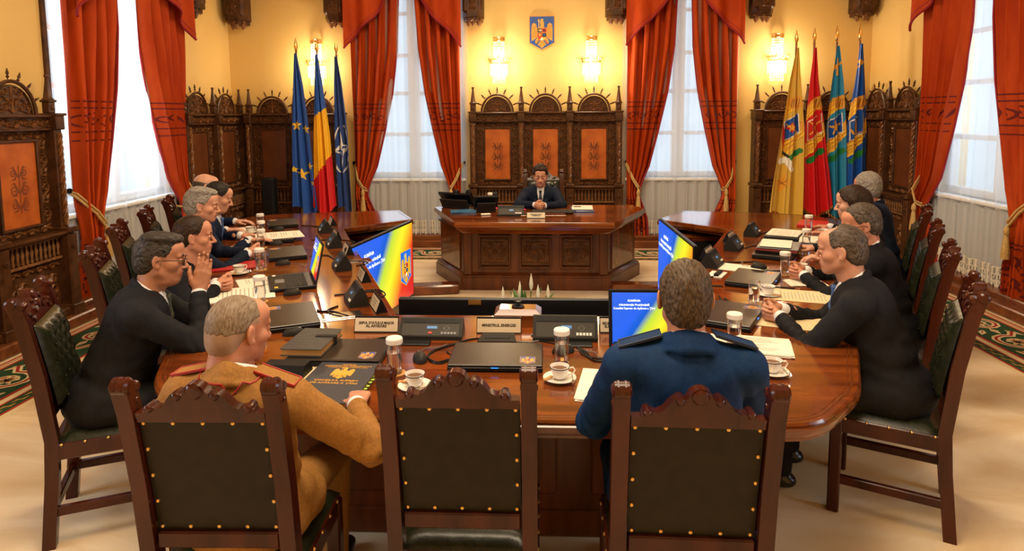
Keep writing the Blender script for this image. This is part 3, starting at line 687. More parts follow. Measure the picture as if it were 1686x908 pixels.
b.ribbon(ln+[ln[0]], .006, 0, lambda u, v, h: (u, v, TZ+.0008), True); b.ribbon(offs(top, -.05)+[offs(top, -.05)[0]], .003, 0, lambda u, v, h: (u, v, TZ+.0008), True); b.build('inlay_line', M_wood, r, 0)
def panel_run(r, pts, z0, z1, m, th=.04, step=.6):
    for (x0, y0), (x1, y1) in zip(pts, pts[1:]):
        L = math.hypot(x1-x0, y1-y0); a = math.atan2(y1-y0, x1-x0); k = max(1, round(L/step))
        q = MB(); q.box(((x0+x1)/2, (y0+y1)/2, (z0+z1)/2), (L, th, z1-z0), .003, a); q.box(((x0+x1)/2, (y0+y1)/2, z0+.06), (L+.02, th+.03, .12), .008, a); q.build('modesty_panel', m, r)
        for i in range(k):
            t = (i+.5)/k; q = MB(); q.box((x0+(x1-x0)*t, y0+(y1-y0)*t, (z0+z1)/2+.04), (L/k-.14, th+.022, (z1-z0)-.30), .010, a); q.build('raised_panel', m, r)
panel_run(r, [(-2.75, 6.1), (-1.18, 2.72), (.78, 2.72), (2.50, 6.1)], 0, TZ-.07, M_wood)
panel_run(r, [(-1.42, 6.52), (-1.64, 6.98), (-2.75, 6.70)], 0, TZ-.07, M_wood); panel_run(r, [(1.24, 6.54), (1.53, 6.94), (2.50, 6.68)], 0, TZ-.07, M_wood)
for s, xs in ((-1, (-.87, -1.42)), (1, (.70, 1.28))):
    b = MB(); a, c = xs; y0, y1 = (6.60, 6.50) if s < 0 else (6.62, 6.62)
    b.box(((a+c)/2, (y0+y1)/2, .05), (abs(c-a)+.02, .17, .10), .015, math.atan2(y1-y0, c-a) if s > 0 else math.atan2(y0-y1, a-c)); o = b.build('cable_duct', M_top)
    tag(o, 'low wooden cable cover on the floor %s of the central desk' % ('left' if s < 0 else 'right'), 'cable cover')
# low shelves with wooden boxes inside the ring
def wbox(label, loc, rz, W, D_, H_, m=M_top):
    r = thing('wooden_box', label, 'box', loc, rz)
    b = MB(); slab(b, [(-W/2, -D_/2), (W/2, -D_/2), (W/2, D_/2), (-W/2, D_/2)], [(0, 0), (0, H_*.55), (.008, H_*.58), (.008, H_*.68), (-.02, H_)]); b.build('box_body', m, r)
    b = MB(); b.lathe([(.03, 0), (.034, .006), (.012, .014), (.01, .022), (.02, .03), (.006, .036)], (0, 0, H_), 10); b.build('clasp', M_black, r); return r
for s, x in ((-1, -1.66), (1, 1.43)):
    o = MB(); o.box((x-s*.02, 6.42, .30), (.50, .30, .60), .01); tag(o.build('equipment_cabinet', M_blackm), 'dark cabinet under the far end of the table behind the %s screen' % ('left' if s < 0 else 'right'), 'cabinet')
wbox('wooden box with black clasp inside the table ring behind the left screen', (-1.66, 6.40, .60), -.1, .48, .26, .055)
wbox('wooden box with black clasp inside the table ring behind the right screen', (1.43, 6.40, .60), .1, .48, .26, .055)
wbox('light wooden box with black clasp behind the middle name plate', (-.13, 3.27, TZ), .0, .22, .13, .075, M_top)

# central desk
r = thing('central_desk', 'heavy walnut desk with three carved panels where one man sits alone', 'desk', (0, 0, 0))
dt = [(-.86, 6.34), (.68, 6.30), (1.12, 7.28), (1.0, 7.55), (-1.1, 7.60), (-1.235, 7.38)]
b = MB(); slab(b, dt, [(-.09, TZ-.13), (-.08, TZ-.12), (-.05, TZ-.09), (-.03, TZ-.08), (-.03, TZ-.06), (0, TZ-.05), (.004, TZ-.02), (-.006, TZ)]); b.build('desktop', M_top, r, 50)
bd = [(-.83, 6.73), (.66, 6.73), (1.02, 7.38), (.92, 7.48), (-1.05, 7.50), (-1.17, 7.40)]
b = MB(); slab(b, bd, [(-.0, 0), (0, TZ-.12)]); b.build('desk_body', M_wood, r, 50)
b = MB(); slab(b, bd, [(.05, 0), (.05, .13), (.04, .135), (.04, .15), (.015, .17), (0, .18)]); b.build('desk_plinth', M_wood, r, 50)
b = MB(); slab(b, bd, [(0, TZ-.17), (.018, TZ-.155), (.018, TZ-.14), (.04, TZ-.125)]); b.build('desk_frieze', M_wood, r, 50)
for sx in (-.785, .615): b = MB(); b.box((sx, 6.715, .40), (.085, .05, .48), .008); b.build('pilaster', M_wood, r)
for i, cx in enumerate((-.505, -.085, .335)):
    b = MB(); W = .335
    for dx, dz, w_, h_ in ((0, .165, W, .022), (0, -.165, W, .022), (W/2-.011, 0, .022, W), (-W/2+.011, 0, .022, W)): b.box((cx+dx, 6.715, .40+dz), (w_, .04, h_), .006)
    b.build('panel_moulding', M_wood, r)
    b = MB(); b.box((cx, 6.722, .40), (.29, .02, .29), .003); b.build('carved_panel_ground', M_oak, r)
    b = MB(); f = lambda u, v, h: (cx+u, 6.711-h, .40+v)
    for s in (-1, 1):
        for cy, rr, a, d, x in ((.055, .045, PI*.4, 1, .06), (-.055, .045, -PI*.4, -1, .06), (0, .03, 0, 1, .09)): b.ribbon([(s*(x+p[0]), cy+p[1]) for p in spiral(0, 0, rr, a, 1.4, d, 13)], .014, .016, f)
        b.ribbon([(0, -.10), (s*.05, -.10), (s*.11, -.03), (s*.11, .04), (s*.05, .10), (0, .10)], [.012, .016, .014, .014, .016, .012], .014, f)
        b.ribbon([(s*.11, -.11), (s*.07, -.09), (s*.03, -.105)], [.004, .024, .004], .016, f); b.ribbon([(s*.11, .11), (s*.07, .09), (s*.03, .105)], [.004, .024, .004], .016, f)
    for a in range(8): b.ribbon([(0, 0), (.018*math.cos(a*PI/4), .018*math.sin(a*PI/4)), (.036*math.cos(a*PI/4), .036*math.sin(a*PI/4))], [.006, .016, .003], .016, f)
    for z in (-.128, .128): b.ribbon([(-.138, z), (.138, z)], .010, .010, f)
    for x in (-.128, .128): b.ribbon([(x, -.138), (x, .138)], .010, .010, f)
    b.build('panel_carving', M_oak2, r, 0, kind='stuff')
for p, q in (((.70, 6.80), (.98, 7.30)), ((-.87, 6.80), (-1.14, 7.33))):
    a = math.atan2(q[1]-p[1], q[0]-p[0]); L = math.hypot(q[0]-p[0], q[1]-p[1]); b = MB(); b.box(((p[0]+q[0])/2, (p[1]+q[1])/2, .40), (L, .02, .42), .008, a); b.build('side_panel', M_top, r)

# ================================================================= FLAGS
def flag(label, loc, edges, m, deco, tip=2.80, fringe=None, ph=0., bt=.56, mats=None, A=.05):
    """edges: (z, xl, xr) bottom to top"""
    r = thing('flag', label, 'flag', loc)
    b = MB(); b.lathe([(.16, 0), (.16, .03), (.05, .06), (.02, .08)], (0, 0, 0), 16); b.build('flag_base', M_brass, r)
    b = MB(); b.lathe([(.014, .06), (.014, tip-.16)], (0, 0, 0), 8); b.build('pole', M_oakl, r)
    b = MB(); b.lathe([(.012, tip-.20), (.02, tip-.19), (.01, tip-.17), (.012, tip-.16), (.026, tip-.12), (.018, tip-.07), (.004, tip)], (0, 0, 0), 8); b.build('spear_finial', M_gold, r)
    TL = [(z, l) for z, l, _ in edges]; TR = [(z, q) for z, _, q in edges]; zt = edges[-1][0]
    def yy(u, z):
        t = (zt-z)/(zt-.5); return -.026-A*(.25+t)*(1.3+math.sin(u*2*PI*2.2+ph+z*.5)+.4*math.sin(u*2*PI*5+z*1.3+ph))
    def P(u, v):
        zb = bt+.10*(1-u)*0+.05*math.sin(u*5+ph)+.10*abs(u-.45); z = zb+(zt-zb)*v; l, q = interp(z, TL), interp(z, TR); return (l+(q-l)*u, yy(u, z), z)
    NU, NV = (100, 190) if deco else (44, 60); b = MB(); b.grid(P, NU, NV)
    if mats:
        for i in range(len(b.f)): b.m[i] = deco_idx((i % NU)/NU, P((i % NU)/NU, (i//NU)/NV)[2])
        b.build('cloth', mats, r, 180)
    else:
        V = np.array(b.v); Fq = np.array(b.f); cc = V[Fq].mean(1); ra = Raster(cc[:, 0], cc[:, 2])
        deco(ra, None, lambda z: (interp(z, TL), interp(z, TR))); b.m = ra.I.tolist(); b.build('cloth', [m]+EM, r, 180)
    if fringe:
        b = MB(); n = 40
        for i in range(n): u = i/(n-1); p = P(u, 0); b.tube([p, (p[0]+.004*math.sin(i*3), p[1], p[2]-.035)], .006, 4)
        b.build('gold_fringe', M_gold, r, 0, kind='stuff')
    return r
F_eu = mat('flag_royal_blue', srgb('#1350A8'), .55, sheen=.2); F_navy = mat('flag_navy', srgb('#123E86'), .55, sheen=.2); F_ry = mat('flag_yellow', srgb('#F5B914'), .55); F_rr = mat('flag_red', srgb('#D01A1E'), .55)
F_pale = mat('flag_pale_yellow', srgb('#D9B03E'), .5, sheen=.2); F_red2 = mat('flag_scarlet', srgb('#D0141A'), .5); F_sky = mat('flag_sky_blue', srgb('#2389B8'), .5); F_bl2 = mat('flag_cobalt', srgb('#1152B4'), .5)
def deco_eu(b, f, e):
    for x, z, s in ((.0, 1.69, .075), (.12, 1.64, .065), (.06, 1.06, .085), (.16, 1.16, .06), (-.045, 1.12, .05), (.20, .95, .04)): shape(b, star(x, z, s), 6, f, .002)
def deco_idx(u, z):
    zz1 = 1.84-.10*(u-.5)*-1.0; zz2 = 1.12+.30*(u-.4)
    return 0 if z > zz1 else (1 if z > zz2 else 2)
def deco_nato(b, f, e):
    cx, cz = .055, 1.38
    for i in range(4):
        a = i*PI/2+.12
        for sg, mi in ((1, 3), (-1, 3)):
            if sg > 0 or True: shape(b, [(cx, cz), (cx+.045*math.cos(a+sg*PI/4), cz+.075*math.sin(a+sg*PI/4)), (cx+.09*math.cos(a), cz+.23*math.sin(a))][::sg], mi, f, .002+.001*(sg < 0))
        shape(b, [(cx, cz), (cx+.03*math.cos(a+PI/4), cz+.05*math.sin(a+PI/4)), (cx+.075*math.cos(a), cz+.19*math.sin(a))], 0, f, .004)
    for k in range(4):
        a0 = k*PI/2+.30; rib(b, [(cx+.085*math.cos(t), cz+.31*math.sin(t)) for t in [a0+j*.12 for j in range(9)]], .014, 3, f, .002)
def deco_mil(field, inner, kind):
    def d(b, f, e):
        cz = 1.62; l, q = e(cz); W = q-l; cx = l+W*.56
        for k in range(6):      # golden diagonal wings
            s = .030*k; rib(b, [(l+W*.04, cz+.10+s*.8), (l+W*.35, cz+.20+s), (l+W*.80, cz+.28+s*.7)], .026, 1 if k % 2 else 6, f, .002+.0003*k)
            rib(b, [(l+W*.06, cz-.36+s), (l+W*.45, cz-.26+s), (l+W*.97, cz-.06+s)], .026, 1 if k % 2 else 6, f, .002+.0003*k)
        shape(b, circ(l+W*.62, cz+.30, W*.30, 14, .085), 1, f, .0045)
        for k in range(5): rib(b, [(l+W*(.40+.08*k), cz+.25), (l+W*(.44+.08*k), cz+.35)], .008, 7, f, .005)
        for k in range(5): rib(b, [(l+W*.05, cz-.30+k*.05), (l+W*.9, cz-.12+k*.05)], .006, 7, f, .005)
        rib(b, [(l+W*.98, cz+.12), (l+W*.86, cz+.02), (l+W*.98, cz-.06)], [.01, .05, .01], 1, f, .004)
        for k, (dx, mi) in enumerate(((.010, 3), (0, inner))):
            g = .13+dx; shape(b, [(cx-W*.42-dx, cz+.06+dx), (cx-W*.40-dx, cz-.16-dx), (cx+W*.22+dx, cz-.05-dx), (cx+W*.16+dx, cz+.17+dx)][::-1][::-1], mi, f, .006+.001*k)
        c2 = (cx-W*.10, cz+.0)
        if kind == 0:
            shape(b, star(c2[0], c2[1], .07, .6, 4), 2, f, .008); shape(b, star(c2[0], c2[1], .06, .4, 5), 1, f, .009); rib(b, [(c2[0]-.07, c2[1]+.05), (c2[0]+.07, c2[1]-.05)], .012, 1, f, .0095)
        elif kind == 1:
            rib(b, [(c2[0]-.06, c2[1]-.09), (c2[0]+.06, c2[1]+.09)], .012, 1, f, .009); rib(b, [(c2[0]+.05, c2[1]-.08), (c2[0]-.06, c2[1]+.07)], .012, 1, f, .0095)
        elif kind == 2:
            for a in range(5): rib(b, [(c2[0], c2[1]), (c2[0]+.07*math.cos(.5+a*PI*.4), c2[1]+.09*math.sin(.5+a*PI*.4))], [.04, .012], 1, f, .009)
        else:
            rib(b, [(c2[0]-.01, c2[1]+.09), (c2[0]+.0, c2[1]-.08)], .016, 1, f, .009); rib(b, [(c2[0]-.07, c2[1]-.03), (c2[0]-.05, c2[1]-.085), (c2[0], c2[1]-.09), (c2[0]+.06, c2[1]-.05), (c2[0]+.07, c2[1])], .016, 1, f, .0095)
        for k in range(7): shape(b, circ(l+W*(.22+.10*k), cz-.42+.022*k, .035, 8), 5, f, .007+.0003*k)
        if kind == 0:
            rib(b, [(l+W*.0, cz-.42), (l+W*.25, cz-.40), (l+W*.52, cz-.52)], .075, 3, f, .009); rib(b, [(l+W*.06, cz+.02), (l+W*.12, cz-.1), (l+W*.10, cz-.25)], [.02, .06, .02], 2, f, .006); rib(b, [(l+W*.1, cz-.3), (l+W*.3, cz-.36)], .03, 4, f, .01)
            zx, zz = l+W*.38-.02, .93
            l2, q2 = e(zz); cx2 = l2+(q2-l2)*.36
            for a, L, w_ in ((1.35, .16, .03), (.4, .13, .05), (-.25, .15, .03), (-1.9, .13, .05), (2.9, .12, .05), (-2.6, .11, .04)): rib(b, [(cx2, zz), (cx2+L*.6*math.cos(a), zz+L*.6*math.sin(a)), (cx2+L*math.cos(a), zz+L*math.sin(a))], [w_*.6, w_, w_*.3], 1, f, .004)
            shape(b, circ(cx2, zz, .05, 10, .07), 1, f, .005); rib(b, [(cx2-.04, zz-.03), (cx2+.04, zz+.04)], .008, 7, f, .006); rib(b, [(cx2-.04, zz+.03), (cx2+.04, zz-.05)], .008, 7, f, .0065)
        if kind in (2, 3, 0):
            zz = 2.38 if kind != 0 else 2.3; l2, q2 = e(zz); cx2 = l2+(q2-l2)*.4
            rib(b, [(cx2, zz-.11), (cx2, zz+.09)], [.03, .012] if kind == 2 else .014, 1, f, .005); rib(b, [(cx2-.05, zz-.04), (cx2+.06, zz+.05)], [.05, .02] if kind == 2 else .014, 1, f, .0055)
            if kind == 3: shape(b, circ(cx2, zz+.04, .03, 10), 1, f, .006)
    return d
FY = 8.45
flag('royal blue flag with yellow stars, leftmost of the left flags', (-3.155, FY, 0), [(.4, -.06, .28), (1.0, -.055, .22), (1.6, -.05, .16), (2.2, -.03, .09), (2.60, -.01, .02)], F_eu, deco_eu, ph=1)
flag('blue, yellow and red tricolour flag in the middle of the left flags', (-2.87, FY-.05, 0), [(.4, -.08, .23), (1.0, -.06, .18), (1.6, -.055, .14), (2.2, -.03, .07), (2.58, -.01, .02)], F_eu, None, 2.77, ph=2.2, mats=[F_eu, F_ry, F_rr])
flag('navy blue flag with white compass star, rightmost of the left flags', (-2.65, FY+.05, 0), [(.4, .02, .20), (1.0, .0, .17), (1.6, -.02, .145), (2.2, -.02, .08), (2.56, -.01, .02)], F_navy, deco_nato, 2.77, ph=.3)
flag('pale yellow military flag with gold emblems, leftmost of the right flags', (3.12, FY, 0), [(.4, -.32, .10), (.9, -.27, .11), (1.6, -.17, .11), (2.2, -.085, .055), (2.60, -.01, .02)], F_pale, deco_mil(F_pale, 0, 0), 2.82, True, ph=.5, bt=.50, A=.035)
flag('scarlet flag with gold emblem beside the pale yellow flag', (3.345, FY+.02, 0), [(.4, -.10, .32), (.9, -.10, .26), (1.6, -.09, .16), (2.2, -.05, .06), (2.60, -.01, .02)], F_red2, deco_mil(F_red2, 2, 1), 2.84, True, ph=2.5, bt=.56, A=.035)
flag('sky blue flag with gold emblem, between the scarlet and the cobalt flag', (3.625, FY+.04, 0), [(.4, -.08, .15), (.9, -.09, .15), (1.6, -.12, .14), (2.2, -.06, .085), (2.62, -.01, .02)], F_sky, deco_mil(F_sky, 0, 2), 2.87, True, ph=1.2, bt=.5, A=.035)
flag('cobalt blue flag with gold emblem, rightmost of the right flags', (3.895, FY+.02, 0), [(.4, -.18, .14), (.9, -.16, .13), (1.6, -.13, .11), (2.2, -.05, .06), (2.64, -.01, .02)], F_bl2, deco_mil(F_bl2, 0, 3), 2.88, True, ph=3.4, bt=.5, A=.035)
# ================================================================= CHAIRS (local: faces +y)
def chair_meshes():
    D = {}
    def post(s):
        b = MB(); P = [(-.245, 0), (-.215, .30), (-.205, .47), (-.235, .75), (-.275, .98), (-.30, 1.065)]
        vs = []; n = len(P)
        for y, z in P:
            wx = .023; dy = .025
            for dx, d in ((-wx, -dy), (wx, -dy), (wx, dy), (-wx, dy)): vs.append((s*.207+dx, y+d, z))
        fs = [(3, 2, 1, 0)]+[(j*4+i, j*4+(i+1) % 4, (j+1)*4+(i+1) % 4, (j+1)*4+i) for j in range(n-1) for i in range(4)]+[((n-1)*4, (n-1)*4+1, (n-1)*4+2, (n-1)*4+3)]
        b.add(vs, fs)
        for y, z, r in ((-.305, 1.064, .024), (-.270, 1.052, .015), (-.275, 1.015, .010)):
            b.lathe([(r*.7, -.026), (r, -.020), (r, .020), (r*.7, .026)], (s*.207, y, z), 12, True, Matrix.Rotation(R(90), 3, 'Y'))
        for dx in (-.010, .010): b.tube([(s*.207+dx, -.328, 1.058), (s*.207+dx, -.322, 1.078), (s*.207+dx, -.305, 1.087), (s*.207+dx, -.285, 1.080)], .0045, 5)
        return b.mesh('post', M_chair)
    D['post0'] = post(-1); D['post1'] = post(1)
    top = [(-.18, .955), (.18, .955), (.18, .985), (.155, .985), (.150, 1.000), (.138, 1.012), (.126, 1.004), (.112, 1.000), (.095, 1.010), (.082, 1.030), (.068, 1.046), (.052, 1.052), (.038, 1.044), (.032, 1.052), (.026, 1.068), (.012, 1.078), (0, 1.080)]
    prof = top+[(-x, z) for x, z in top[:1:-1]][0:]
    prof = [(-.18, .955), (.18, .955)]+top[2:]+[(-x, z) for x, z in top[-2:1:-1]]
    b = MB(); b.prismy(prof, -.018, .018)
    for s in (-1, 1):
        for x, z, r in ((.138, 1.0, .012), (.052, 1.040, .013)): b.lathe([(r*.6, -.028), (r, -.022), (r, .022), (r*.6, .028)], (s*x, 0, z), 10, True, Matrix.Rotation(R(90), 3, 'X'))
    b.lathe([(.018, -.028), (.024, -.022), (.024, .022), (.018, .028)], (0, 0, 1.055), 12, True, Matrix.Rotation(R(90), 3, 'X'))
    b.lathe([(.026, 0), (.02, .01), (.008, .016)], (0, .018, 1.02), 10, True, Matrix.Rotation(R(-90), 3, 'X'))
    for s in (-1, 1):
        for p in (spiral(s*.055, 1.01, .024, PI if s > 0 else 0, 1.2, s, 10), spiral(s*.12, .985, .018, PI if s > 0 else 0, 1.2, s, 10)): b.ribbon(p, .010, .010, lambda u, v, h: (u, .018+h, v))
    # lean with the posts
    b.v = [(x, y-.270-(z-.955)*.33, z) for x, y, z in b.v]; D['crest'] = b.mesh('crest_rail', M_chair)
    def back(u, v): return -.225-(v)*.045-.01*0
    b = MB(); lean = lambda z: -.195-.072*((z-.56)/.42)**1.2
    vs = []
    b.grid(lambda u, v: ((-.18+.36*u), lean(.60+.36*v)-.018, .60+.36*v), 4, 6); D['backboard'] = b.mesh('leather_backing', M_leatherb, 180)
    def pad(u, v):
        x = -.18+.36*u; z = .60+.36*v; e = min(u, 1-u, v, 1-v)
        q = .018+.028*min(1, e*9)**.5; t = (math.sin(u*4.5*PI+v*4*PI)*math.sin(u*4.5*PI-v*4*PI)); return (x, lean(z)+q+.012*abs(t)**.7*min(1, e*8), z)
    b = MB(); b.grid(pad, 36, 30); D['pad'] = b.mesh('tufted_pad', M_leather, 180)
    b = MB()
    for j in range(5):
        for i in range(5 if j % 2 == 0 else 4):
            u = (i+.5+(0 if j % 2 == 0 else .5))/5; v = (j+.5)/5; p = pad(u, v); b.lathe([(.006, 0), (.004, .004)], p, 6, True, Matrix.Rotation(R(-90), 3, 'X'))
    D['buttons'] = b.mesh('pad_buttons', M_leather)
    b = MB(); b.box((0, -.215, .575), (.36, .034, .05), .005); D['rail0'] = b.mesh('back_rail', M_chair); b = MB(); b.box((0, -.230, .155), (.36, .028, .04), .004); D['rail1'] = b.mesh('stretcher', M_chair)
    b = MB()
    def nail(x, z, y=None, ax=1): b.lathe([(.007, 0), (.0055, .004), (.002, .006)], (x, y, z), 7, True, Matrix.Rotation(R(90*ax), 3, 'X'))
    for i in range(5):
        x = -.168+.084*i; nail(x, .950, lean(.95)-.018); nail(x, .612, lean(.612)-.018)
    for z in (.697, .782, .867):
        for x in (-.170, .170): nail(x, z, lean(z)-.018)
    D['nails'] = b.mesh('brass_nails', M_brass)
    b = MB(); 
    for s in (-1, 1): b.box((s*.205, .0, .42), (.045, .42, .07), .005)
    b.box((0, .205, .42), (.42, .04, .07), .005); b.box((0, -.2, .42), (.42, .04, .07), .005)
    D['seat_frame'] = b.mesh('seat_frame', M_chair)
    for s in (-1, 1): b = MB(); b.box((s*.205, 0, .155), (.028, .42, .04), .004); D['str%d' % ((s+1)//2)] = b.mesh('stretcher', M_chair)
    for s in (-1, 1): b = MB(); b.box((s*.207, .205, .22), (.05, .05, .44), .006); D['leg%d' % ((s+1)//2)] = b.mesh('leg', M_chair)
    b = MB()
    def seat(u, v):
        x = -.225+.45*u; y = -.20+.43*v; e = min(u, 1-u, v, 1-v); return (x, y, .448+.045*min(1, e*6)**.45)
    b.grid(seat, 16, 16); D['seat'] = b.mesh('seat_cushion', M_leather, 180)
    b = MB()
    for i in range(5):
        for s in (-1, 1): b.lathe([(.007, 0), (.005, .004), (.002, .006)], (s*.229, -.17+.085*i, .452), 7, True, Matrix.Rotation(s*R(90), 3, 'Y'))
    for i in range(5): b.lathe([(.007, 0), (.005, .004), (.002, .006)], (-.17+.085*i, .226, .452), 7, True, Matrix.Rotation(R(-90), 3, 'X'))
    D['nails2'] = b.mesh('seat_nails', M_brass)
    return D
CH = chair_meshes()
def chair(label, x, y, rz, sc=None):
    r = thing('carved_chair', label, 'chair', (x, y, 0), rz, None)
    if sc: r.scale = sc
    for k, n in (('post0', 'post'), ('post1', 'post'), ('crest', 'crest_rail'), ('backboard', 'leather_backing'), ('pad', 'tufted_pad'), ('rail0', 'back_rail'), ('rail1', 'stretcher'), ('str0', 'stretcher'), ('str1', 'stretcher'), ('seat_frame', 'seat_frame'), ('leg0', 'leg'), ('leg1', 'leg'), ('seat', 'seat_cushion')): put(n, CH[k], r)
    put('pad_buttons', CH['buttons'], r, kind='stuff'); put('brass_nails', CH['nails'], r, kind='stuff'); put('seat_nails', CH['nails2'], r, kind='stuff')
    return r
AL, AR = R(-65), R(62)
chair('empty carved chair with leather back in the middle of the near side', -.25, 2.12, 0, (1, 1, 1.015))
chair('carved chair with leather back under the officer in tan uniform', -.955, 2.0, R(1.5), (1, 1, 1.02))
chair('carved chair with leather back under the man in blue uniform', .425, 2.03, R(-1.5), (1, 1, 1.01))
chair('carved chair under the man with glasses who holds his hands to his mouth', -1.96, 2.83, AL)
chair('carved chair behind the brown-haired man, second on the left side', -2.33, 3.77, AL)
chair('carved chair behind the grey-haired man, third on the left side', -2.69, 4.53, AL)
chair('carved chair behind the young dark-haired man, fourth on the left side', -2.93, 5.25, AL)
chair('carved chair behind the bald man, farthest on the left side', -3.15, 5.95, AL)
chair('carved chair under the nearest man on the right side', 1.60, 3.02, AR)
chair('carved chair behind the man with glasses on the right side', 1.97, 3.81, AR)
chair('carved chair behind the woman with long dark hair', 2.32, 4.55, AR)
chair('carved chair behind the grey-haired man, farthest on the right side', 2.66, 5.28, AR)
chair('high carved chair behind the man at the central desk', 0.0, 7.80, PI, (1.08, 1, 1.05))

# ================================================================= THINGS ON THE TABLE
def jar(label, x, y, z=TZ, lid=True, coaster=True):
    r = thing('water_jar' if lid else 'water_glass', label, 'glass', (x, y, z), 0)
    rr, h = .030, .125
    b = MB(); b.lathe([(rr*.9, 0), (rr, .004), (rr, h), (rr-.003, h), (rr-.003, .014), (.004, .010)], (0, 0, .006), 20, False); b.add([(0, 0, .006)], []); b.build('glass_body', M_glass, r)
    b = MB(); b.lathe([(rr-.0035, .0), (rr-.0035, .070)], (0, 0, .021), 20); b.build('water', M_water, r)
    if lid: b = MB(); b.lathe([(rr+.002, 0), (rr+.004, .002), (rr+.004, .020), (rr+.001, .024), (.002, .025)], (0, 0, h+.002), 20); b.build('white_lid', M_cap, r)
    if coaster: b = MB(); b.lathe([(.044, 0), (.044, .003)], (0, 0, .001), 20); b.build('coaster', M_gold2, r)
    return r
M_gold2 = mat('coaster_cork', (.50, .25, .07), .5)
def cup(label, x, y, z=TZ, rz=0, spoon=True):
    r = thing('coffee_cup', label, 'cup', (x, y, z), rz)
    b = MB(); b.lathe([(.018, .012), (.022, .014), (.032, .035), (.038, .062), (.0365, .062), (.030, .036), (.018, .020), (.001, .019)], (0, 0, 0), 20, False)
    b.tube([(.036, 0, .052), (.052, 0, .056), (.060, 0, .044), (.052, 0, .030), (.032, 0, .026)], .0035, 6); b.build('cup_body', M_china, r)
    b = MB(); b.lathe([(.034, .049), (.001, .0495)], (0, 0, 0), 16, False); b.build('coffee', M_coffee, r)
    b = MB(); b.tube([(.0382*math.cos(a), .0382*math.sin(a), .056) for a in [i*2*PI/20 for i in range(21)]], .0012, 4); b.build('dark_band', M_blackm, r)
    b = MB(); b.lathe([(.028, 0), (.034, .003), (.058, .010), (.066, .015), (.065, .017), (.056, .012), (.030, .008), (.001, .008)], (0, 0, .001), 24, False); b.build('saucer', M_china, r)
    b = MB(); b.tube([(.048, -.05, .016), (.050, .0, .018), (.048, .035, .018)], .0025, 5); b.lathe([(.002, -.012), (.009, 0), (.002, .012)], (.05, -.055, .018), 8); b.build('teaspoon', M_steel, r)
    b = MB(); b.box((-.046, -.020, .018), (.05, .014, .008), .003, R(50)); b.build('sugar_stick', M_gold2, r)
    return r
M_lid = mat('laptop_lid', (.030, .022, .016), .33, .3, bump=.03)
def laptop(label, x, y, rz, open_=False, cls='laptop', W=.39, D_=.265, sx=1):
    r = thing('laptop', label, 'laptop', (x, y, TZ), rz)
    b = MB(); b.box((0, 0, .013), (W, D_, .020), .004); b.build('base', M_black, r)
    if not open_:
        b = MB(); b.box((0, 0, .029), (W, D_, .010), .004); l = b.build('lid', M_lid, r)
        b = MB(); eagle(b, lambda u, v, h: (sx*(W*.34)-v*sx*.0+u, -D_*.30+v, .0342+h), .060, True, .0003); b.build('emblem_sticker', EM, l, 0)
        b = MB(); b.box((0, -D_/2, .020), (.03, .004, .002)); b.build('status_light', M_scrb, r)
    else:
        b = MB(); b.box((0, -D_*.26, .0235), (.09, .055, .001)); b.build('touchpad', M_grey, r)
        K = MB()
        for j in range(6):
            for i in range(15): K.box((-W/2+.045+i*.0215, .075-j*.0215, .0245), (.018, .018, .003), .001)
        K.build('keys', M_dgrey, r, 0, kind='stuff')
        for k, (px, m) in enumerate(((-W*.42, E_wht), (W*.40, E_yel))): q = MB(); q.box((px, -D_*.36, .0235), (.03, .02, .001)); q.build('sticker', m, r)
        h = MB(); h.box((0, .004, D_*.48), (W, .010, D_*.93), .004); l = h.build('lid', M_black, r); l.location = (0, D_/2-.01, .022); l.rotation_euler = (R(-12), 0, 0)
        s = screen_content(r, W-.03, D_*.93-.035, 0, l, True); s.location = (0, -.0025, D_*.49)
        q = MB(); q.box((-W*.36, -.0042, .014), (.09, .001, .014)); q.build('red_label', E_red, l)
        q = MB(); q.box((0, -.0045, -(D_*.93-.035)/2+.005), (W-.035, .0006, .009)); q.build('taskbar', M_taskb, s)
    return r
M_taskb = em('taskbar_dark', '#1A3A50', .8); M_scrb = em('status_led', '#3A8CFF', 2)
M_lcd = em('lcd_blue', '#5AA6D8', .6)
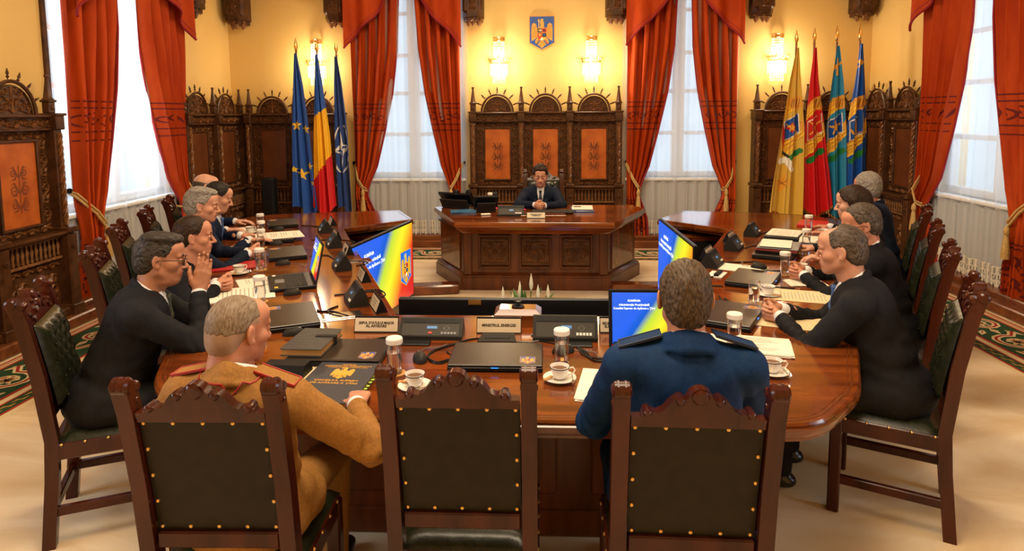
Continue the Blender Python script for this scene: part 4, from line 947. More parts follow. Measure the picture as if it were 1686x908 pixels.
def mic(label, x, y, rz, W=.20, z=TZ, big=False):
    r = thing('conference_unit', label, 'conference unit', (x, y, z), rz); dp, h = (.115, .085) if big else (.11, .105)
    y0, y1 = -dp/2, dp/2
    b = MB(); prof = [(y0, 0), (y1, 0), (y1, h*.35), (y1-dp*.30, h), (y1-dp*.42, h), (y0, .018)]
    n = len(prof); vs = [(-W/2, a, c) for a, c in prof]+[(W/2, a, c) for a, c in prof]
    b.add(vs, [tuple(range(n))[::-1], tuple(range(n, 2*n))]+[(i, (i+1) % n, n+(i+1) % n, n+i) for i in range(n)]); b.build('housing', M_dgrey, r)
    a = Vector((0, y0, .018)); c = Vector((0, y1-dp*.42, h)); d = c-a; nrm = Vector((0, -d.z, d.y)).normalized()
    def f(u, v, hh): p = a+d*v+nrm*(hh+.0006); return (u*W, p.y, p.z)
    def rect(m, u0, u1, v0, v1, name, hh=.001):
        q = MB(); P = [f(u0, v0, hh), f(u1, v0, hh), f(u1, v1, hh), f(u0, v1, hh), f(u0, v0, 0), f(u1, v0, 0), f(u1, v1, 0), f(u0, v1, 0)]
        q.add(P, [(0, 1, 2, 3), (4, 5, 1, 0), (5, 6, 2, 1), (6, 7, 3, 2), (7, 4, 0, 3)]); return q.build(name, m, r, 0)
    rect(M_blackm, -.44, .44, .74, .94, 'speaker_slot'); rect(M_mface, -.45, .45, .05, .68, 'face_plate')
    rect(M_lcd, -.06, .10, .42, .56, 'display_window', .002)
    if big: rect(E_red, -.03, .03, .14, .24, 'red_button', .004)
    for i in range(5): rect(M_cap if not big else M_grey, .17+.05*i, .205+.05*i, .12, .24, 'button', .004)
    b = MB(); b.ribbon([(.20, .45), (.25, .58), (.30, .45), (.25, .32), (.20, .45)], .008, .0015, f, True); b.build('arrow_ring', M_grey, r, 0)
    b = MB(); b.lathe([(.035, 0), (.035, .001)], (-W*.25, 0, 0), 14); return r
M_mface = mat('unit_face', (.045, .040, .032), .5, spec=.2)
def nameplate(label, x, y, rz, W=.20, lines=None, h=.062, z=TZ):
    r = thing('name_plate', label, 'name plate', (x, y, z), rz); b = MB(); prof = [(-.03, 0), (.035, 0), (.004, h+.012), (-.002, h+.012)]
    n = 4; vs = [(-W/2, a, c) for a, c in prof]+[(W/2, a, c) for a, c in prof]
    b.add(vs, [tuple(range(n))[::-1], tuple(range(n, 2*n))]+[(i, (i+1) % n, n+(i+1) % n, n+i) for i in range(n)]); b.build('holder', M_black, r)
    a = Vector((0, -.03, 0)); c = Vector((0, -.002, h+.012)); d = (c-a); ln = d.length; d.normalize(); nn = Vector((0, -d.z, d.y)); tilt = math.atan2(d.z, d.y)
    q = MB(); P = [a+d*.007+nn*.001+Vector((-W/2+.003, 0, 0)), a+d*.007+nn*.001+Vector((W/2-.003, 0, 0)), a+d*(ln-.008)+nn*.001+Vector((W/2-.003, 0, 0)), a+d*(ln-.008)+nn*.001+Vector((-W/2+.003, 0, 0))]
    q.add(P, [(0, 1, 2, 3)]); p = q.build('card', M_plate, r, 0)
    if lines:
        k = len(lines)
        for i, t in enumerate(lines):
            pos = a+d*(ln*(.5+(.19*(k-1)/2-.38*i/2*(k > 1))))+nn*.0015
            text('lettering', t, (.0165 if len(t) > 19 else .0185), M_black, p, tuple(pos), (tilt, 0, 0), sx=.95, bold=.0006)
    else:
        q = MB()
        for i, wv in enumerate((.62, .45, .3)):
            pos = a+d*(ln*(.68-.18*i))+nn*.0016; q.box((0, pos.y, pos.z), (W*wv*.8, .0006, .004))
        q.build('printed_lines', M_print, p, 0)
    return r
M_plate = mat('plate_card', srgb('#CDBB9E'), .5)
def mouse(label, x, y, rz, z=TZ):
    r = thing('computer_mouse', label, 'computer mouse', (x, y, z), rz)
    b = MB()
    def f(u, v):
        a = u*2*PI; e = v*PI/2; return (.030*math.cos(a)*math.cos(e), .052*math.sin(a)*math.cos(e)**.9, .002+.034*math.sin(e)**.8)
    b.grid(f, 18, 7); b.build('shell', M_dgrey, r, 180); b = MB(); b.box((0, .028, .030), (.006, .016, .008), .002); b.build('wheel', M_grey, r)
    b = MB(); b.tube([(0, .05, .004), (.01, .09, .004), (.05, .13, .004), (.10, .12, .004), (.15, .15, .004)], .0018, 5); b.build('cord', M_grey, r); return r
def sheets(label, x, y, rz, W=.21, H=.297, n=3, m=None, spread=.012, z=TZ, lines=True, name='document', cat='papers', th=.0015):
    r = thing(name, label, cat, (x, y, z), rz); m = m or M_paper
    for i in range(n):
        a = random.uniform(-1, 1)*spread*4; b = MB(); b.box((random.uniform(-1, 1)*spread, random.uniform(-1, 1)*spread, .001+th/2+i*th*1.05), (W, H, th), 0, a if i < n-1 else 0); b.build('sheet', m, r)
    if lines:
        b = MB(); zt = .0012+n*th*1.05
        for k in range(14):
            if random.random() < .85: w_ = W*random.uniform(.5, .78); b.box((-W*.39+w_/2, H*.38-k*H*.056, zt), (w_, H*.014, .0003))
        b.build('printed_text', M_print2, r, 0, kind='stuff')
    return r
M_print2 = mat('faint_print', (.38, .34, .28), .8)
def cable(label, pts, r=.004, m=None, z=TZ):
    P = [Vector((p[0], p[1], z+(p[2] if len(p) > 2 else r))) for p in pts]; Q = []
    n = len(P)
    for i in range(n-1):
        a, b_, c, d = P[max(i-1, 0)], P[i], P[i+1], P[min(i+2, n-1)]
        for t in (0, .2, .4, .6, .8): Q.append(.5*((2*b_)+(c-a)*t+(2*a-5*b_+4*c-d)*t*t+(3*b_-a-3*c+d)*t**3))
    Q.append(P[-1]); b = MB(); b.tube(Q, r, 6); return tag(b.build('cable', m or M_black), label, 'cable')
# --- near row
laptop('closed dark laptop with emblem sticker in front of the empty middle chair', -.20, 2.725, 0)
laptop('closed dark laptop under the folder in front of the officer in tan', -.885, 2.76, 0, W=.40)
laptop('open laptop with blue and yellow screen in front of the man in blue uniform', .485, 2.69, 0, True, W=.40, D_=.275)
mic('wide conference unit with red button in front of the officer in tan', -.53, 3.03, -.02, .30, big=True)
mic('wide conference unit between the middle name plate and the open laptop', .10, 3.02, -.02, .30)
nameplate('white name plate lettered for the chief of staff, left of the wide unit', -.81, 3.10, 0, .215, ['ȘEFUL STATULUI MAJOR', 'AL APĂRĂRII'])
nameplate('white name plate lettered for the energy minister, in the middle of the near row', -.215, 3.10, 0, .215, ['MINISTRUL ENERGIEI'])
nameplate('white name plate partly hidden behind the open laptop', .375, 3.12, 0, .215, ['SECRETARUL CONSILIULUI', 'SUPREM DE APĂRARE'])
def hatch(label, x, y, rz, m):
    r = thing('cable_hatch', label, 'cable hatch', (x, y, TZ), rz); b = MB(); b.box((0, 0, .0015), (.24, .13, .003), .001); b.build('frame', m, r); b = MB(); b.box((0, .0, .004), (.18, .08, .002), .001); b.build('flap', M_steel, r); return r
hatch('metal cable hatch in the table beside the nearest unit on the left', -1.07, 3.32, AL+PI/2, M_steel)
for x, lb in ((-.60, 'in front of the wide unit near the tan officer'), (.14, 'in front of the right wide unit')): 
    b = MB(); b.box((x, 2.925, TZ+.004), (.16, .06, .008), .003); tag(b.build('cable_outlet', M_black), 'black cable outlet '+lb, 'cable outlet')
r = thing('cable_outlet', 'black sloping outlet cover below the middle name plate', 'cable outlet', (-.215, 2.99, TZ)); b = MB(); b.prism([(-.09, -.06), (.09, -.06), (.075, .06), (-.075, .06)], 0, .012); b.build('cover', M_dgrey, r); b = MB(); b.box((0, 0, .014), (.12, .03, .004), .001); b.build('slot', M_black, r)
jar('jar of water with white lid beside the middle chair, left one', -.605, 2.575)
jar('jar of water with white lid right of the middle closed laptop', .075, 2.70, coaster=False)
jar('jar of water with white lid on the papers right of the man in blue', .845, 2.90, TZ+.012, coaster=False)
cup('coffee cup on saucer left of the empty middle chair', -.495, 2.43, rz=R(-50)); cup('coffee cup on saucer right of the empty middle chair', .062, 2.52); cup('coffee cup on saucer at the right corner of the near row', .915, 2.61)
mouse('round grey mouse behind the left jar', -.53, 2.72, R(20)); mouse('dark mouse behind the right jar of the near row', .085, 2.83, R(-70))
sheets('white papers left of the man in blue uniform', .245, 2.47, R(-8), n=4, lines=False)
sheets('stack of printed papers under the lidded jar at the right corner', .93, 2.93, R(-14), .33, .22, 6, th=.002)
cable('black cable looping left of the middle laptop', [(-.28, 2.99), (-.34, 2.98), (-.42, 2.9), (-.49, 2.82), (-.50, 2.74), (-.45, 2.69), (-.41, 2.72)], .0045)
cable('second black cable coiled left of the middle laptop', [(-.46, 2.87), (-.50, 2.78), (-.48, 2.70), (-.43, 2.68), (-.40, 2.76), (-.43, 2.82)], .003)
cable('black cable running to the notebook of the tan officer', [(-.55, 2.93), (-.65, 2.93), (-.74, 2.99), (-.82, 2.93), (-.92, 2.92), (-1.0, 2.95)], .0055)
cable('grey cable between middle outlet and right unit', [(-.15, 2.96), (-.06, 2.95), (.0, 3.0), (-.06, 3.05)], .004, M_grey)
cable('thin cable behind the middle laptop', [(-.1, 2.93), (-.03, 2.965), (.06, 2.93), (.15, 2.90)], .0025)
for k in range(4): cable('black cables hanging left of the open laptop, strand %s' % ('nearest', 'second', 'third', 'farthest')[k], [(.13, 2.93), (.155+.01*k, 2.87-.012*k), (.17+.012*k, 2.80-.02*k), (.24, 2.75-.014*k+.02*(k % 2)), (.33, 2.78-.01*k)], .0035, M_black if k % 2 else M_dgrey)
# tan officer's things
r = thing('leather_notebook', 'thick dark notebook with strap closure and gilt page edges', 'notebook', (-1.02, 2.79, TZ+.036), R(-2))
b = MB(); b.box((0, 0, .017), (.17, .262, .026), .001); b.build('pages', M_gold2, r); b = MB(); b.box((0, 0, .0315), (.18, .275, .004), .002); b.box((0, 0, .002), (.18, .275, .004), .002); b.build('cover', M_nb, r) if 'M_nb' in globals() else b.build('cover', mat('notebook_cover', (.035, .034, .032), .45, bump=.2, scale=(30, 30, 30)), r)
b = MB(); b.box((.05, .03, .035), (.09, .028, .004), .002); b.box((.095, .03, .017), (.006, .028, .038), .002); b.build('strap', M_blackm, r)
r = thing('desk_organiser', 'black sloping holder under the notebook near the tan officer', 'holder', (-1.04, 2.55, TZ+.006), R(-3))
b = MB(); b.prism([(-.085, -.05), (.085, -.05), (.085, .05), (-.085, .05)], 0, .004); n = 4; pr = [(-.05, .004), (.05, .004), (.03, .045), (-.03, .045)]
b.add([(-.085, a, c) for a, c in pr]+[(.085, a, c) for a, c in pr], [(3, 2, 1, 0), (4, 5, 6, 7)]+[(i, (i+1) % 4, 4+(i+1) % 4, 4+i) for i in range(4)]); b.build('body', M_blackm, r)
sheets('cream papers under the black holder beside the tan officer', -1.06, 2.52, R(8), .24, .20, 2, M_cream)
M_navyb = mat('navy_folder', (.030, .034, .045), .45, bump=.1, scale=(40, 40, 40))
r = thing('navy_folder', 'dark navy folder with gold lettering and crest in front of the tan officer', 'folder', (-.805, 2.43, TZ+.002), R(-3))
b = MB(); b.box((0, 0, .012), (.245, .365, .018), .001); b.build('pages', M_gold2, r); b = MB(); b.box((0, 0, .0225), (.255, .38, .003), .001); b.box((0, 0, .0015), (.255, .38, .003), .001); cv = b.build('cover', M_navyb, r)
for t, yy_, s_ in (('ROMÂNIA', .165, .012), ('ADMINISTRAȚIA PREZIDENȚIALĂ', .150, .0125), ('CONSILIUL SUPREM DE APĂRARE A ȚĂRII', .136, .0085), ('CONSILIUL SUPREM', .005, .019), ('DE APĂRARE A ȚĂRII', -.02, .019)): text('gold_lettering', t, s_, E_gold, cv, (0, yy_, .0245), sx=1.05, bold=.0002)
b = MB(); eagle(b, lambda u, v, h: (u, .08+v, .0245+h), .10, False, .0003); b.build('gold_crest', [E_gold]*8, cv, 0)
for k in range(7): b = MB(); b.box((.128, .11-.03*k, .013+.0015*(k % 2)), (.022, .014, .0015)); b.build('green_tab', mat('tab_green', (.35, .55, .08), .6), r)
for nm, x, y, m, lb in (('bottle_cap', -1.27, 2.86, M_cap, 'small white cap on the table behind the tan officer'), ('wrapped_candy', -1.245, 2.80, mat('candy_orange', (.8, .25, .01), .4), 'small orange wrapped sweet behind the tan officer')): b = MB(); b.lathe([(.012, 0), (.013, .004), (.010, .018)], (x, y, TZ), 8); tag(b.build(nm, m), lb, 'small item')
# --- left arm
laptop('closed dark laptop nearest to the camera on the left arm of the table', -1.305, 3.26, AL, sx=-1)
laptop('open laptop on the left arm of the table', -1.575, 3.985, AL, True, W=.38, D_=.27)
laptop('closed dark laptop beyond the open laptop on the left arm', -1.925, 4.80, AL, sx=-1)
laptop('laptop under the folders of the fourth man on the left', -2.26, 5.42, AL, sx=-1)
laptop('closed laptop farthest on the left arm', -2.50, 6.16, AL, sx=-1)
for (x, y), lb in (((-1.05, 3.58), 'nearest conference unit on the left arm'), ((-1.385, 4.40), 'second conference unit on the left arm'), ((-1.68, 5.15), 'third conference unit on the left arm'), ((-1.97, 5.80), 'farthest conference unit on the left arm')): mic('grey wedge shaped '+lb, x, y, AL)
for (x, y), lb in (((-.90, 3.47), 'nearest of the row'), ((-1.15, 4.10), 'second of the row'), ((-1.49, 4.90), 'third of the row'), ((-1.76, 5.48), 'fourth of the row'), ((-2.03, 6.2), 'farthest of the row')): nameplate('white name plate by the inner edge of the left arm, '+lb, x, y, AL+R(180)*0, .19)
for (x, y), lb in (((-1.20, 3.035), 'beside the nearest laptop on the left'), ((-1.475, 3.735), 'beside the open laptop'), ((-1.835, 4.50), 'beside the third laptop on the left'), ((-2.17, 5.20), 'beside the folders on the left'), ((-2.42, 5.87), 'beside the farthest laptop on the left')): mouse('dark mouse '+lb, x, y, AL)
for (x, y), lb in (((-1.60, 3.58), 'behind the head of the tan officer'), ((-1.93, 4.34), 'third on the left arm'), ((-2.24, 5.08), 'in front of the grey-haired man'), ((-2.60, 5.90), 'farthest on the left arm')): jar('jar of water with white lid '+lb, x, y)
jar('low lidded glass behind the farthest jars on the left', -2.42, 5.5); 
cup('coffee cup in front of the third man on the left', -2.02, 4.22, rz=1)
cup('coffee cup near the fifth man on the left', -2.62, 5.72, rz=1)
sheets('printed papers under the clasped hands of the brown-haired man', -1.80, 3.72, AL, .30, .42, 3)
sheets('loose sheet with heading beside the brown-haired man', -1.78, 4.05, AL+.12, n=1); sheets('white sheet near the man with glasses at the left', -1.50, 2.95, AL-.3, n=2, lines=False)
r = thing('red_folder', 'flat dark red folder under the arm of the grey-haired man', 'folder', (-2.17, 4.42, TZ+.001), AL); b = MB(); b.box((0, 0, .004), (.24, .33, .007), .001); b.build('cover', mat('folder_red', (.30, .01, .012), .3), r); b = MB(); b.box((0, 0, .009), (.235, .32, .002)); b.build('sheet', mat('folder_red_inner', (.42, .02, .02), .4), r)
r = sheets('open papers and cream folder on the laptop of the fourth man', -2.23, 5.42, AL, .30, .36, 4, M_paper, z=TZ+.037); sheets('white sheets in front of the bald man', -2.86, 5.85, AL, .24, .32, 3, lines=False); sheets('white napkin sheet by the cuff of the dark-haired man', -2.47, 5.05, AL, .15, .2, 2, lines=False)
for pts, lb in (([(-1.13, 3.50), (-1.16, 3.42), (-1.12, 3.35), (-1.05, 3.31)], 'cable from the nearest laptop to the hatch'), ([(-1.22, 3.43), (-1.20, 3.40), (-1.13, 3.40), (-1.06, 3.35), (-1.02, 3.32)], 'second cable from the nearest laptop to the hatch'), ([(-.98, 3.62), (-.92, 3.72), (-1.0, 3.84), (-1.12, 3.76), (-1.22, 3.72)], 'looped cable behind the nearest unit on the left'), ([(-1.0, 3.66), (-.95, 3.75), (-1.03, 3.80), (-1.14, 3.72)], 'second looped cable behind the nearest unit on the left'), ([(-1.30, 4.46), (-1.24, 4.55), (-1.34, 4.60), (-1.46, 4.56)], 'cable behind the second unit on the left'), ([(-1.74, 4.78), (-1.62, 4.80), (-1.54, 4.70), (-1.46, 4.60)], 'cable from the third laptop on the left'), ([(-1.60, 5.2), (-1.56, 5.32), (-1.7, 5.40), (-1.95, 5.40)], 'cable behind the third unit on the left'), ([(-1.9, 5.86), (-1.96, 6.0), (-2.15, 6.08), (-2.3, 6.12)], 'cable behind the farthest unit on the left')): cable('dark '+lb, pts, .0045)
hatch('metal cable hatch beside the second unit on the left', -1.36, 4.62, AL+PI/2, M_steel)
# --- right arm
laptop('closed dark laptop nearest on the right arm, behind the man in blue', .955, 3.34, AR, sx=1)
laptop('closed laptop with bright lid in the middle of the right arm', 1.30, 4.09, AR, sx=1)
laptop('laptop below papers at the far end of the right arm', 2.02, 5.58, AR, sx=1)
laptop('laptop below the stack of folders on the right arm', 1.70, 4.86, AR, sx=1)
for (x, y), lb in (((1.16, 4.52), 'nearest conference unit on the right arm'), ((1.46, 5.08), 'middle conference unit on the right arm'), ((1.78, 5.66), 'farthest conference unit on the right arm')): mic('grey wedge shaped '+lb, x, y, AR)
nameplate('white name plate by the inner edge of the right arm, nearer one', 1.19, 4.80, AR, .19); nameplate('white name plate by the inner edge of the right arm, farther one', 1.52, 5.42, AR, .19)
jar('open glass of water beside the nearest laptop on the right arm', 1.15, 3.60, lid=False)
for (x, y), lb in (((1.555, 4.27), 'beside the clasped hands of the man with glasses'), ((2.02, 5.12), 'in front of the woman'), ((2.31, 5.82), 'farthest on the right arm')): jar('jar of water with white lid '+lb, x, y)
for (x, y), lb in (((1.28, 3.76), 'beside the open water glass'), ((1.68, 4.32), 'by the hands of the man with glasses'), ((2.12, 5.08), 'in front of the woman'), ((2.36, 5.62), 'farthest on the right arm')): cup('coffee cup on saucer '+lb, x, y, rz=2)
mouse('dark mouse beside the open water glass', 1.16, 3.42, AR+.4); mouse('dark mouse on the middle laptop of the right arm', 1.40, 4.30, AR, TZ+.035)
sheets('cream envelope under the forearm of the nearest man on the right', 1.22, 3.28, AR+.15, .22, .34, 1, M_cream, lines=False, name='envelope', cat='envelope'); sheets('cream folder with faint print between the two nearest men on the right', 1.47, 3.76, AR+.2, .24, .34, 2, M_cream, name='paper_folder', cat='folder')
sheets('white notebook under the hands of the man with glasses on the right', 1.60, 4.05, AR+.5, .15, .21, 4, name='notepad', cat='notebook')
sheets('sheet beside the middle laptop of the right arm', 1.33, 4.45, AR, n=1, lines=False)
r = thing('folder_stack', 'stack of black and red folders with a paper on top on the right arm', 'folders', (1.73, 4.88, TZ+.037), AR)
for i, (m, h) in enumerate(((M_black, .012), (mat('folder_maroon', (.22, .02, .02), .4), .014), (M_grey, .006))): b = MB(); b.box((0, 0, .008+i*.014), (.33, .28, h), .002, .03*i); b.build('folder', m, r)
b = MB(); b.box((0, .02, .047), (.30, .21, .002), 0, .1); b.build('sheet', M_paper, r)
sheets('white papers on the farthest laptop of the right arm', 2.02, 5.56, AR, .32, .24, 3, z=TZ+.037)
r = thing('blue_folder', 'white and blue folders in front of the woman', 'folder', (2.17, 5.34, TZ), AR); 
for i, m in enumerate((mat('folder_blue', (.01, .08, .30), .4), M_paper, mat('folder_blue', (.01, .08, .30), .4), M_paper)): b = MB(); b.box((0, 0, .004+i*.007), (.30, .22, .006), .001, .03*i); b.build('folder', m, r)
r = thing('red_folder', 'bright red folder at the far end of the right arm', 'folder', (2.50, 6.2, TZ), AR); b = MB(); b.box((0, 0, .01), (.32, .24, .018), .002); b.build('cover', mat('folder_bright_red', (.55, .01, .01), .35), r); b = MB(); b.box((0, 0, .0095), (.31, .243, .012)); b.build('pages', M_paper, r)
r = thing('blue_folder', 'dark blue folder beside the bright red folder', 'folder', (2.66, 5.95, TZ), AR); b = MB(); b.box((0, 0, .01), (.30, .22, .018), .002); b.build('cover', mat('folder_dark_blue', (.03, .05, .10), .35), r); b = MB(); b.box((0, 0, .0095), (.29, .223, .012)); b.build('pages', M_paper, r)
for i, (x, y, a) in enumerate(((1.215, 3.36, .5), (1.42, 3.93, .2))): r = thing('pen', ('dark pen beside the mouse on the right arm', 'black pen beside the middle laptop of the right arm')[i], 'pen', (x, y, TZ+.006), AR+a); b = MB(); b.tube([(0, -.07, 0), (0, .05, 0), (0, .065, 0)], [.005, .005, .002], 8); b.build('barrel', M_black, r); b = MB(); b.box((0, .03, .006), (.003, .035, .002)); b.build('clip', M_steel, r)
r = thing('outlet_plate', 'white outlet plate with plugs beside the nearest unit on the right', 'outlet', (1.12, 4.26, TZ), AR); b = MB(); b.box((0, 0, .003), (.16, .10, .006), .002); b.build('plate', M_cap, r)
for k in range(4): b = MB(); b.box((-.055+.035*k, -.01, .014), (.022, .03, .018), .003); b.build('plug', M_black, r)
for pts, lb in (([(1.1, 4.2), (.98, 4.15), (.96, 4.0), (1.08, 3.96)], 'thin cable left of the middle laptop'), ([(1.27, 4.6), (1.42, 4.62), (1.50, 4.60), (1.44, 4.42), (1.55, 4.36), (1.66, 4.48), (1.75, 4.52)], 'bundle of cable in front of the folder stack'), ([(1.55, 5.1), (1.66, 5.2), (1.76, 5.16), (1.82, 5.28), (1.9, 5.36)], 'cable behind the middle unit on the right'), ([(1.0, 3.75), (1.0, 3.62), (1.08, 3.56), (1.2, 3.52), (1.27, 3.60)], 'black cable between the two nearest laptops on the right'), ([(1.02, 3.70), (1.04, 3.58), (1.14, 3.52), (1.22, 3.56)], 'second black cable between the two nearest laptops'), ([(1.86, 5.7), (1.95, 5.8), (1.98, 5.72)], 'cable behind the farthest unit on the right')): cable('dark '+lb, pts, .0045)
# --- plant seen above the black screen
r = thing('potted_plant', 'small plant with white pointed flowers behind the black screen', 'plant', (-.12, 4.6, 0)); r.scale = (1.0, 1.0, 1.17)
b = MB(); b.lathe([(.09, 0), (.12, .02), (.14, .22), (.13, .22), (.12, .2)], (0, 0, 0), 16); b.build('pot', M_dgrey, r)
M_leaf = mat('leaf_green', (.035, .13, .02), .45); M_pet = mat('petal_white', (.75, .72, .55), .5)
for k in range(26):
    a = random.uniform(0, 2*PI); L = random.uniform(.18, .30); lean_ = random.uniform(.15, .9); dx, dy = math.cos(a), math.sin(a)
    b = MB(); pts = [(dx*L*lean_*t, dy*L*lean_*t, .2+L*t*(1.25-.5*t*lean_)) for t in (0, .35, .7, 1)]
    px, py = -dy, dx; ws = (.006, .028, .022, .001); vs = []
    for p, w_ in zip(pts, ws): vs += [(p[0]-px*w_, p[1]-py*w_, p[2]+.006), p, (p[0]+px*w_, p[1]+py*w_, p[2]+.006)]
    b.add(vs, [(j*3+i, j*3+i+1, j*3+i+4, j*3+i+3) for j in range(3) for i in range(2)]); b.build('leaf', M_leaf, r)
for k, (dx, dy, h) in enumerate(((-.17, .0, .43), (-.05, .02, .46), (.03, .05, .50), (.08, -.03, .45), (.15, .02, .44), (.27, 0, .36), (-.10, -.04, .40))):
    b = MB(); b.tube([(0, 0, .2), (dx*.6, dy*.6, h-.15), (dx, dy, h-.03)], .004, 5); st = b.build('stem', M_leaf, r)
    q = MB(); q.lathe([(.002, 0), (.012, .02), (.015, .045), (.010, .075), (.001, .11)], (dx, dy, h-.03), 7); q.build('white_flower', M_pet, st)
# --- things on the central desk
def phone(label, x, y, rz):
    r = thing('desk_phone', label, 'telephone', (x, y, TZ), rz)
    b = MB(); b.T = Matrix.Translation((0, .02, .10)) @ Matrix.Rotation(R(50), 4, 'X'); b.box((0, 0, 0), (.26, .20, .03), .008); b.build('body', M_black, r)
    b = MB(); b.T = Matrix.Translation((.03, .012, .112)) @ Matrix.Rotation(R(50), 4, 'X'); b.box((0, .03, .012), (.13, .07, .004), .001); b.build('display', mat('phone_display', (.05, .09, .13), .2), r)
    b = MB(); b.T = Matrix.Translation((-.095, .0, .13)) @ Matrix.Rotation(R(50), 4, 'X'); b.box((0, 0, .015), (.05, .19, .025), .01); b.box((0, .08, .0), (.055, .04, .05), .01); b.box((0, -.08, .0), (.055, .04, .05), .01); b.build('handset', M_black, r)
    b = MB(); b.T = Matrix.Translation((0, .07, .05)) @ Matrix.Rotation(R(-30), 4, 'X'); b.box((0, 0, 0), (.20, .015, .13), .005); b.box((0, -.05, -.04), (.22, .12, .012), .004); b.build('foot', M_dgrey, r)
    b = MB(); b.T = Matrix.Translation((.05, -.03, .075)) @ Matrix.Rotation(R(50), 4, 'X')
    for i in range(3):
        for j in range(4): b.box((i*.022-.02, j*.018-.03, .017), (.015, .012, .004))
    b.build('keypad', M_grey, r, 0, kind='stuff'); return r
phone('black telephone with tilted screen at the left corner of the desk', -1.03, 7.36, R(150)); phone('black telephone beside the white paper cup on the desk', -.62, 7.05, R(190)); phone('second black telephone between the left corner and the cup', -.90, 7.30, R(160))
jar('small jar with white lid behind the telephones on the desk', -.60, 7.42, TZ, coaster=False).scale = (1, 1, 1.05)
mic('conference unit with red lights at the front of the desk', -.335, 6.75, PI*0, .27, big=False)
for x in (-.48, -.19): b = MB(); b.lathe([(.007, 0), (.006, .006)], (x, 6.70, TZ+.085 if x < -.3 else TZ+.07), 8); tag(b.build('indicator_lamp', em('lamp_red', '#FF2040', 4)), 'small red lamp at the %s end of the desk unit' % ('left' if x < -.3 else 'right'), 'indicator lamp')
r = thing('unit_platform', 'low wooden stand under the name plate on the central desk', 'stand', (-.02, 6.74, TZ), 0); b = MB(); b.box((.02, .05, .008), (.46, .26, .016), .003); b.build('board', M_top, r)
nameplate('white name plate at the front of the central desk', -.075, 6.60, 0, .185, ['PREȘEDINTELE', 'ROMÂNIEI'], h=.05)
r = thing('desk_pad', 'dark writing pad under the clasped hands at the desk', 'pad', (.0, 6.90, TZ), 0); b = MB(); b.box((.10, .03, .020), (.44, .20, .008), .003); b.box((.10, .03, .008), (.30, .12, .016), .003); b.build('pad', M_blackm, r); b = MB(); b.tube([(.30, -.02, .022), (.34, .03, .022), (.33, .10, .022)], .004, 5); b.build('cord', M_black, r)
r = thing('document_pile', 'white papers on blue folders right of the man at the desk', 'papers', (.42, 7.12, TZ), R(4))
for i, (m, h) in enumerate(((mat('folder_blue', (.01, .08, .30), .4), .012), (M_paper, .006), (mat('folder_blue', (.01, .08, .30), .4), .008), (M_paper, .006))): b = MB(); b.box((0, 0, .006+i*.009), (.22, .30, h), .001, -.04*i); b.build('folder' if i % 2 == 0 else 'sheet', m, r)
b = MB(); b.box((-.05, .04, .0375), (.08, .08, .0006)); b.build('photo', M_print, r)
r = thing('blue_folder', 'blue folders lying in front of the telephones on the desk', 'folder', (-.86, 6.98, TZ), R(10)); 
for i in range(3): b = MB(); b.box((0, 0, .004+i*.007), (.26, .18, .006), .001, .06*i); b.build('folder', mat('folder_steel_blue', (.02, .12, .25), .4), r)
r = thing('steel_sphere', 'small shiny metal ball on a foot between phone and unit', 'ornament', (-.40, 6.95, TZ)); b = MB(); b.lathe([(.015, 0), (.012, .008), (.006, .012)]+[(.022*math.sin(t), .032-.022*math.cos(t)) for t in [.3+i*.3 for i in range(9)]], (0, 0, 0), 12); b.build('ball', M_steel, r)
b = MB(); b.box((-.60, 6.80, TZ+.008), (.10, .05, .014), .005, .3); tag(b.build('tissue_pack', M_paper), 'small white packet in front of the second telephone', 'tissues')
# dark loudspeaker standing by the far left stall
r = thing('loudspeaker', 'tall black loudspeaker in front of the far left stall', 'loudspeaker', (-3.62, 8.55, 0)); b = MB(); b.box((0, 0, .60), (.16, .16, .80), .02); b.build('cabinet', M_blackm, r); b = MB(); b.box((0, -.085, .62), (.13, .01, .70), .004); b.build('grille', M_black, r); b = MB(); b.lathe([(.14, 0), (.14, .02), (.03, .03), (.03, .22)], (0, 0, 0), 14); b.build('stand', M_blackm, r)
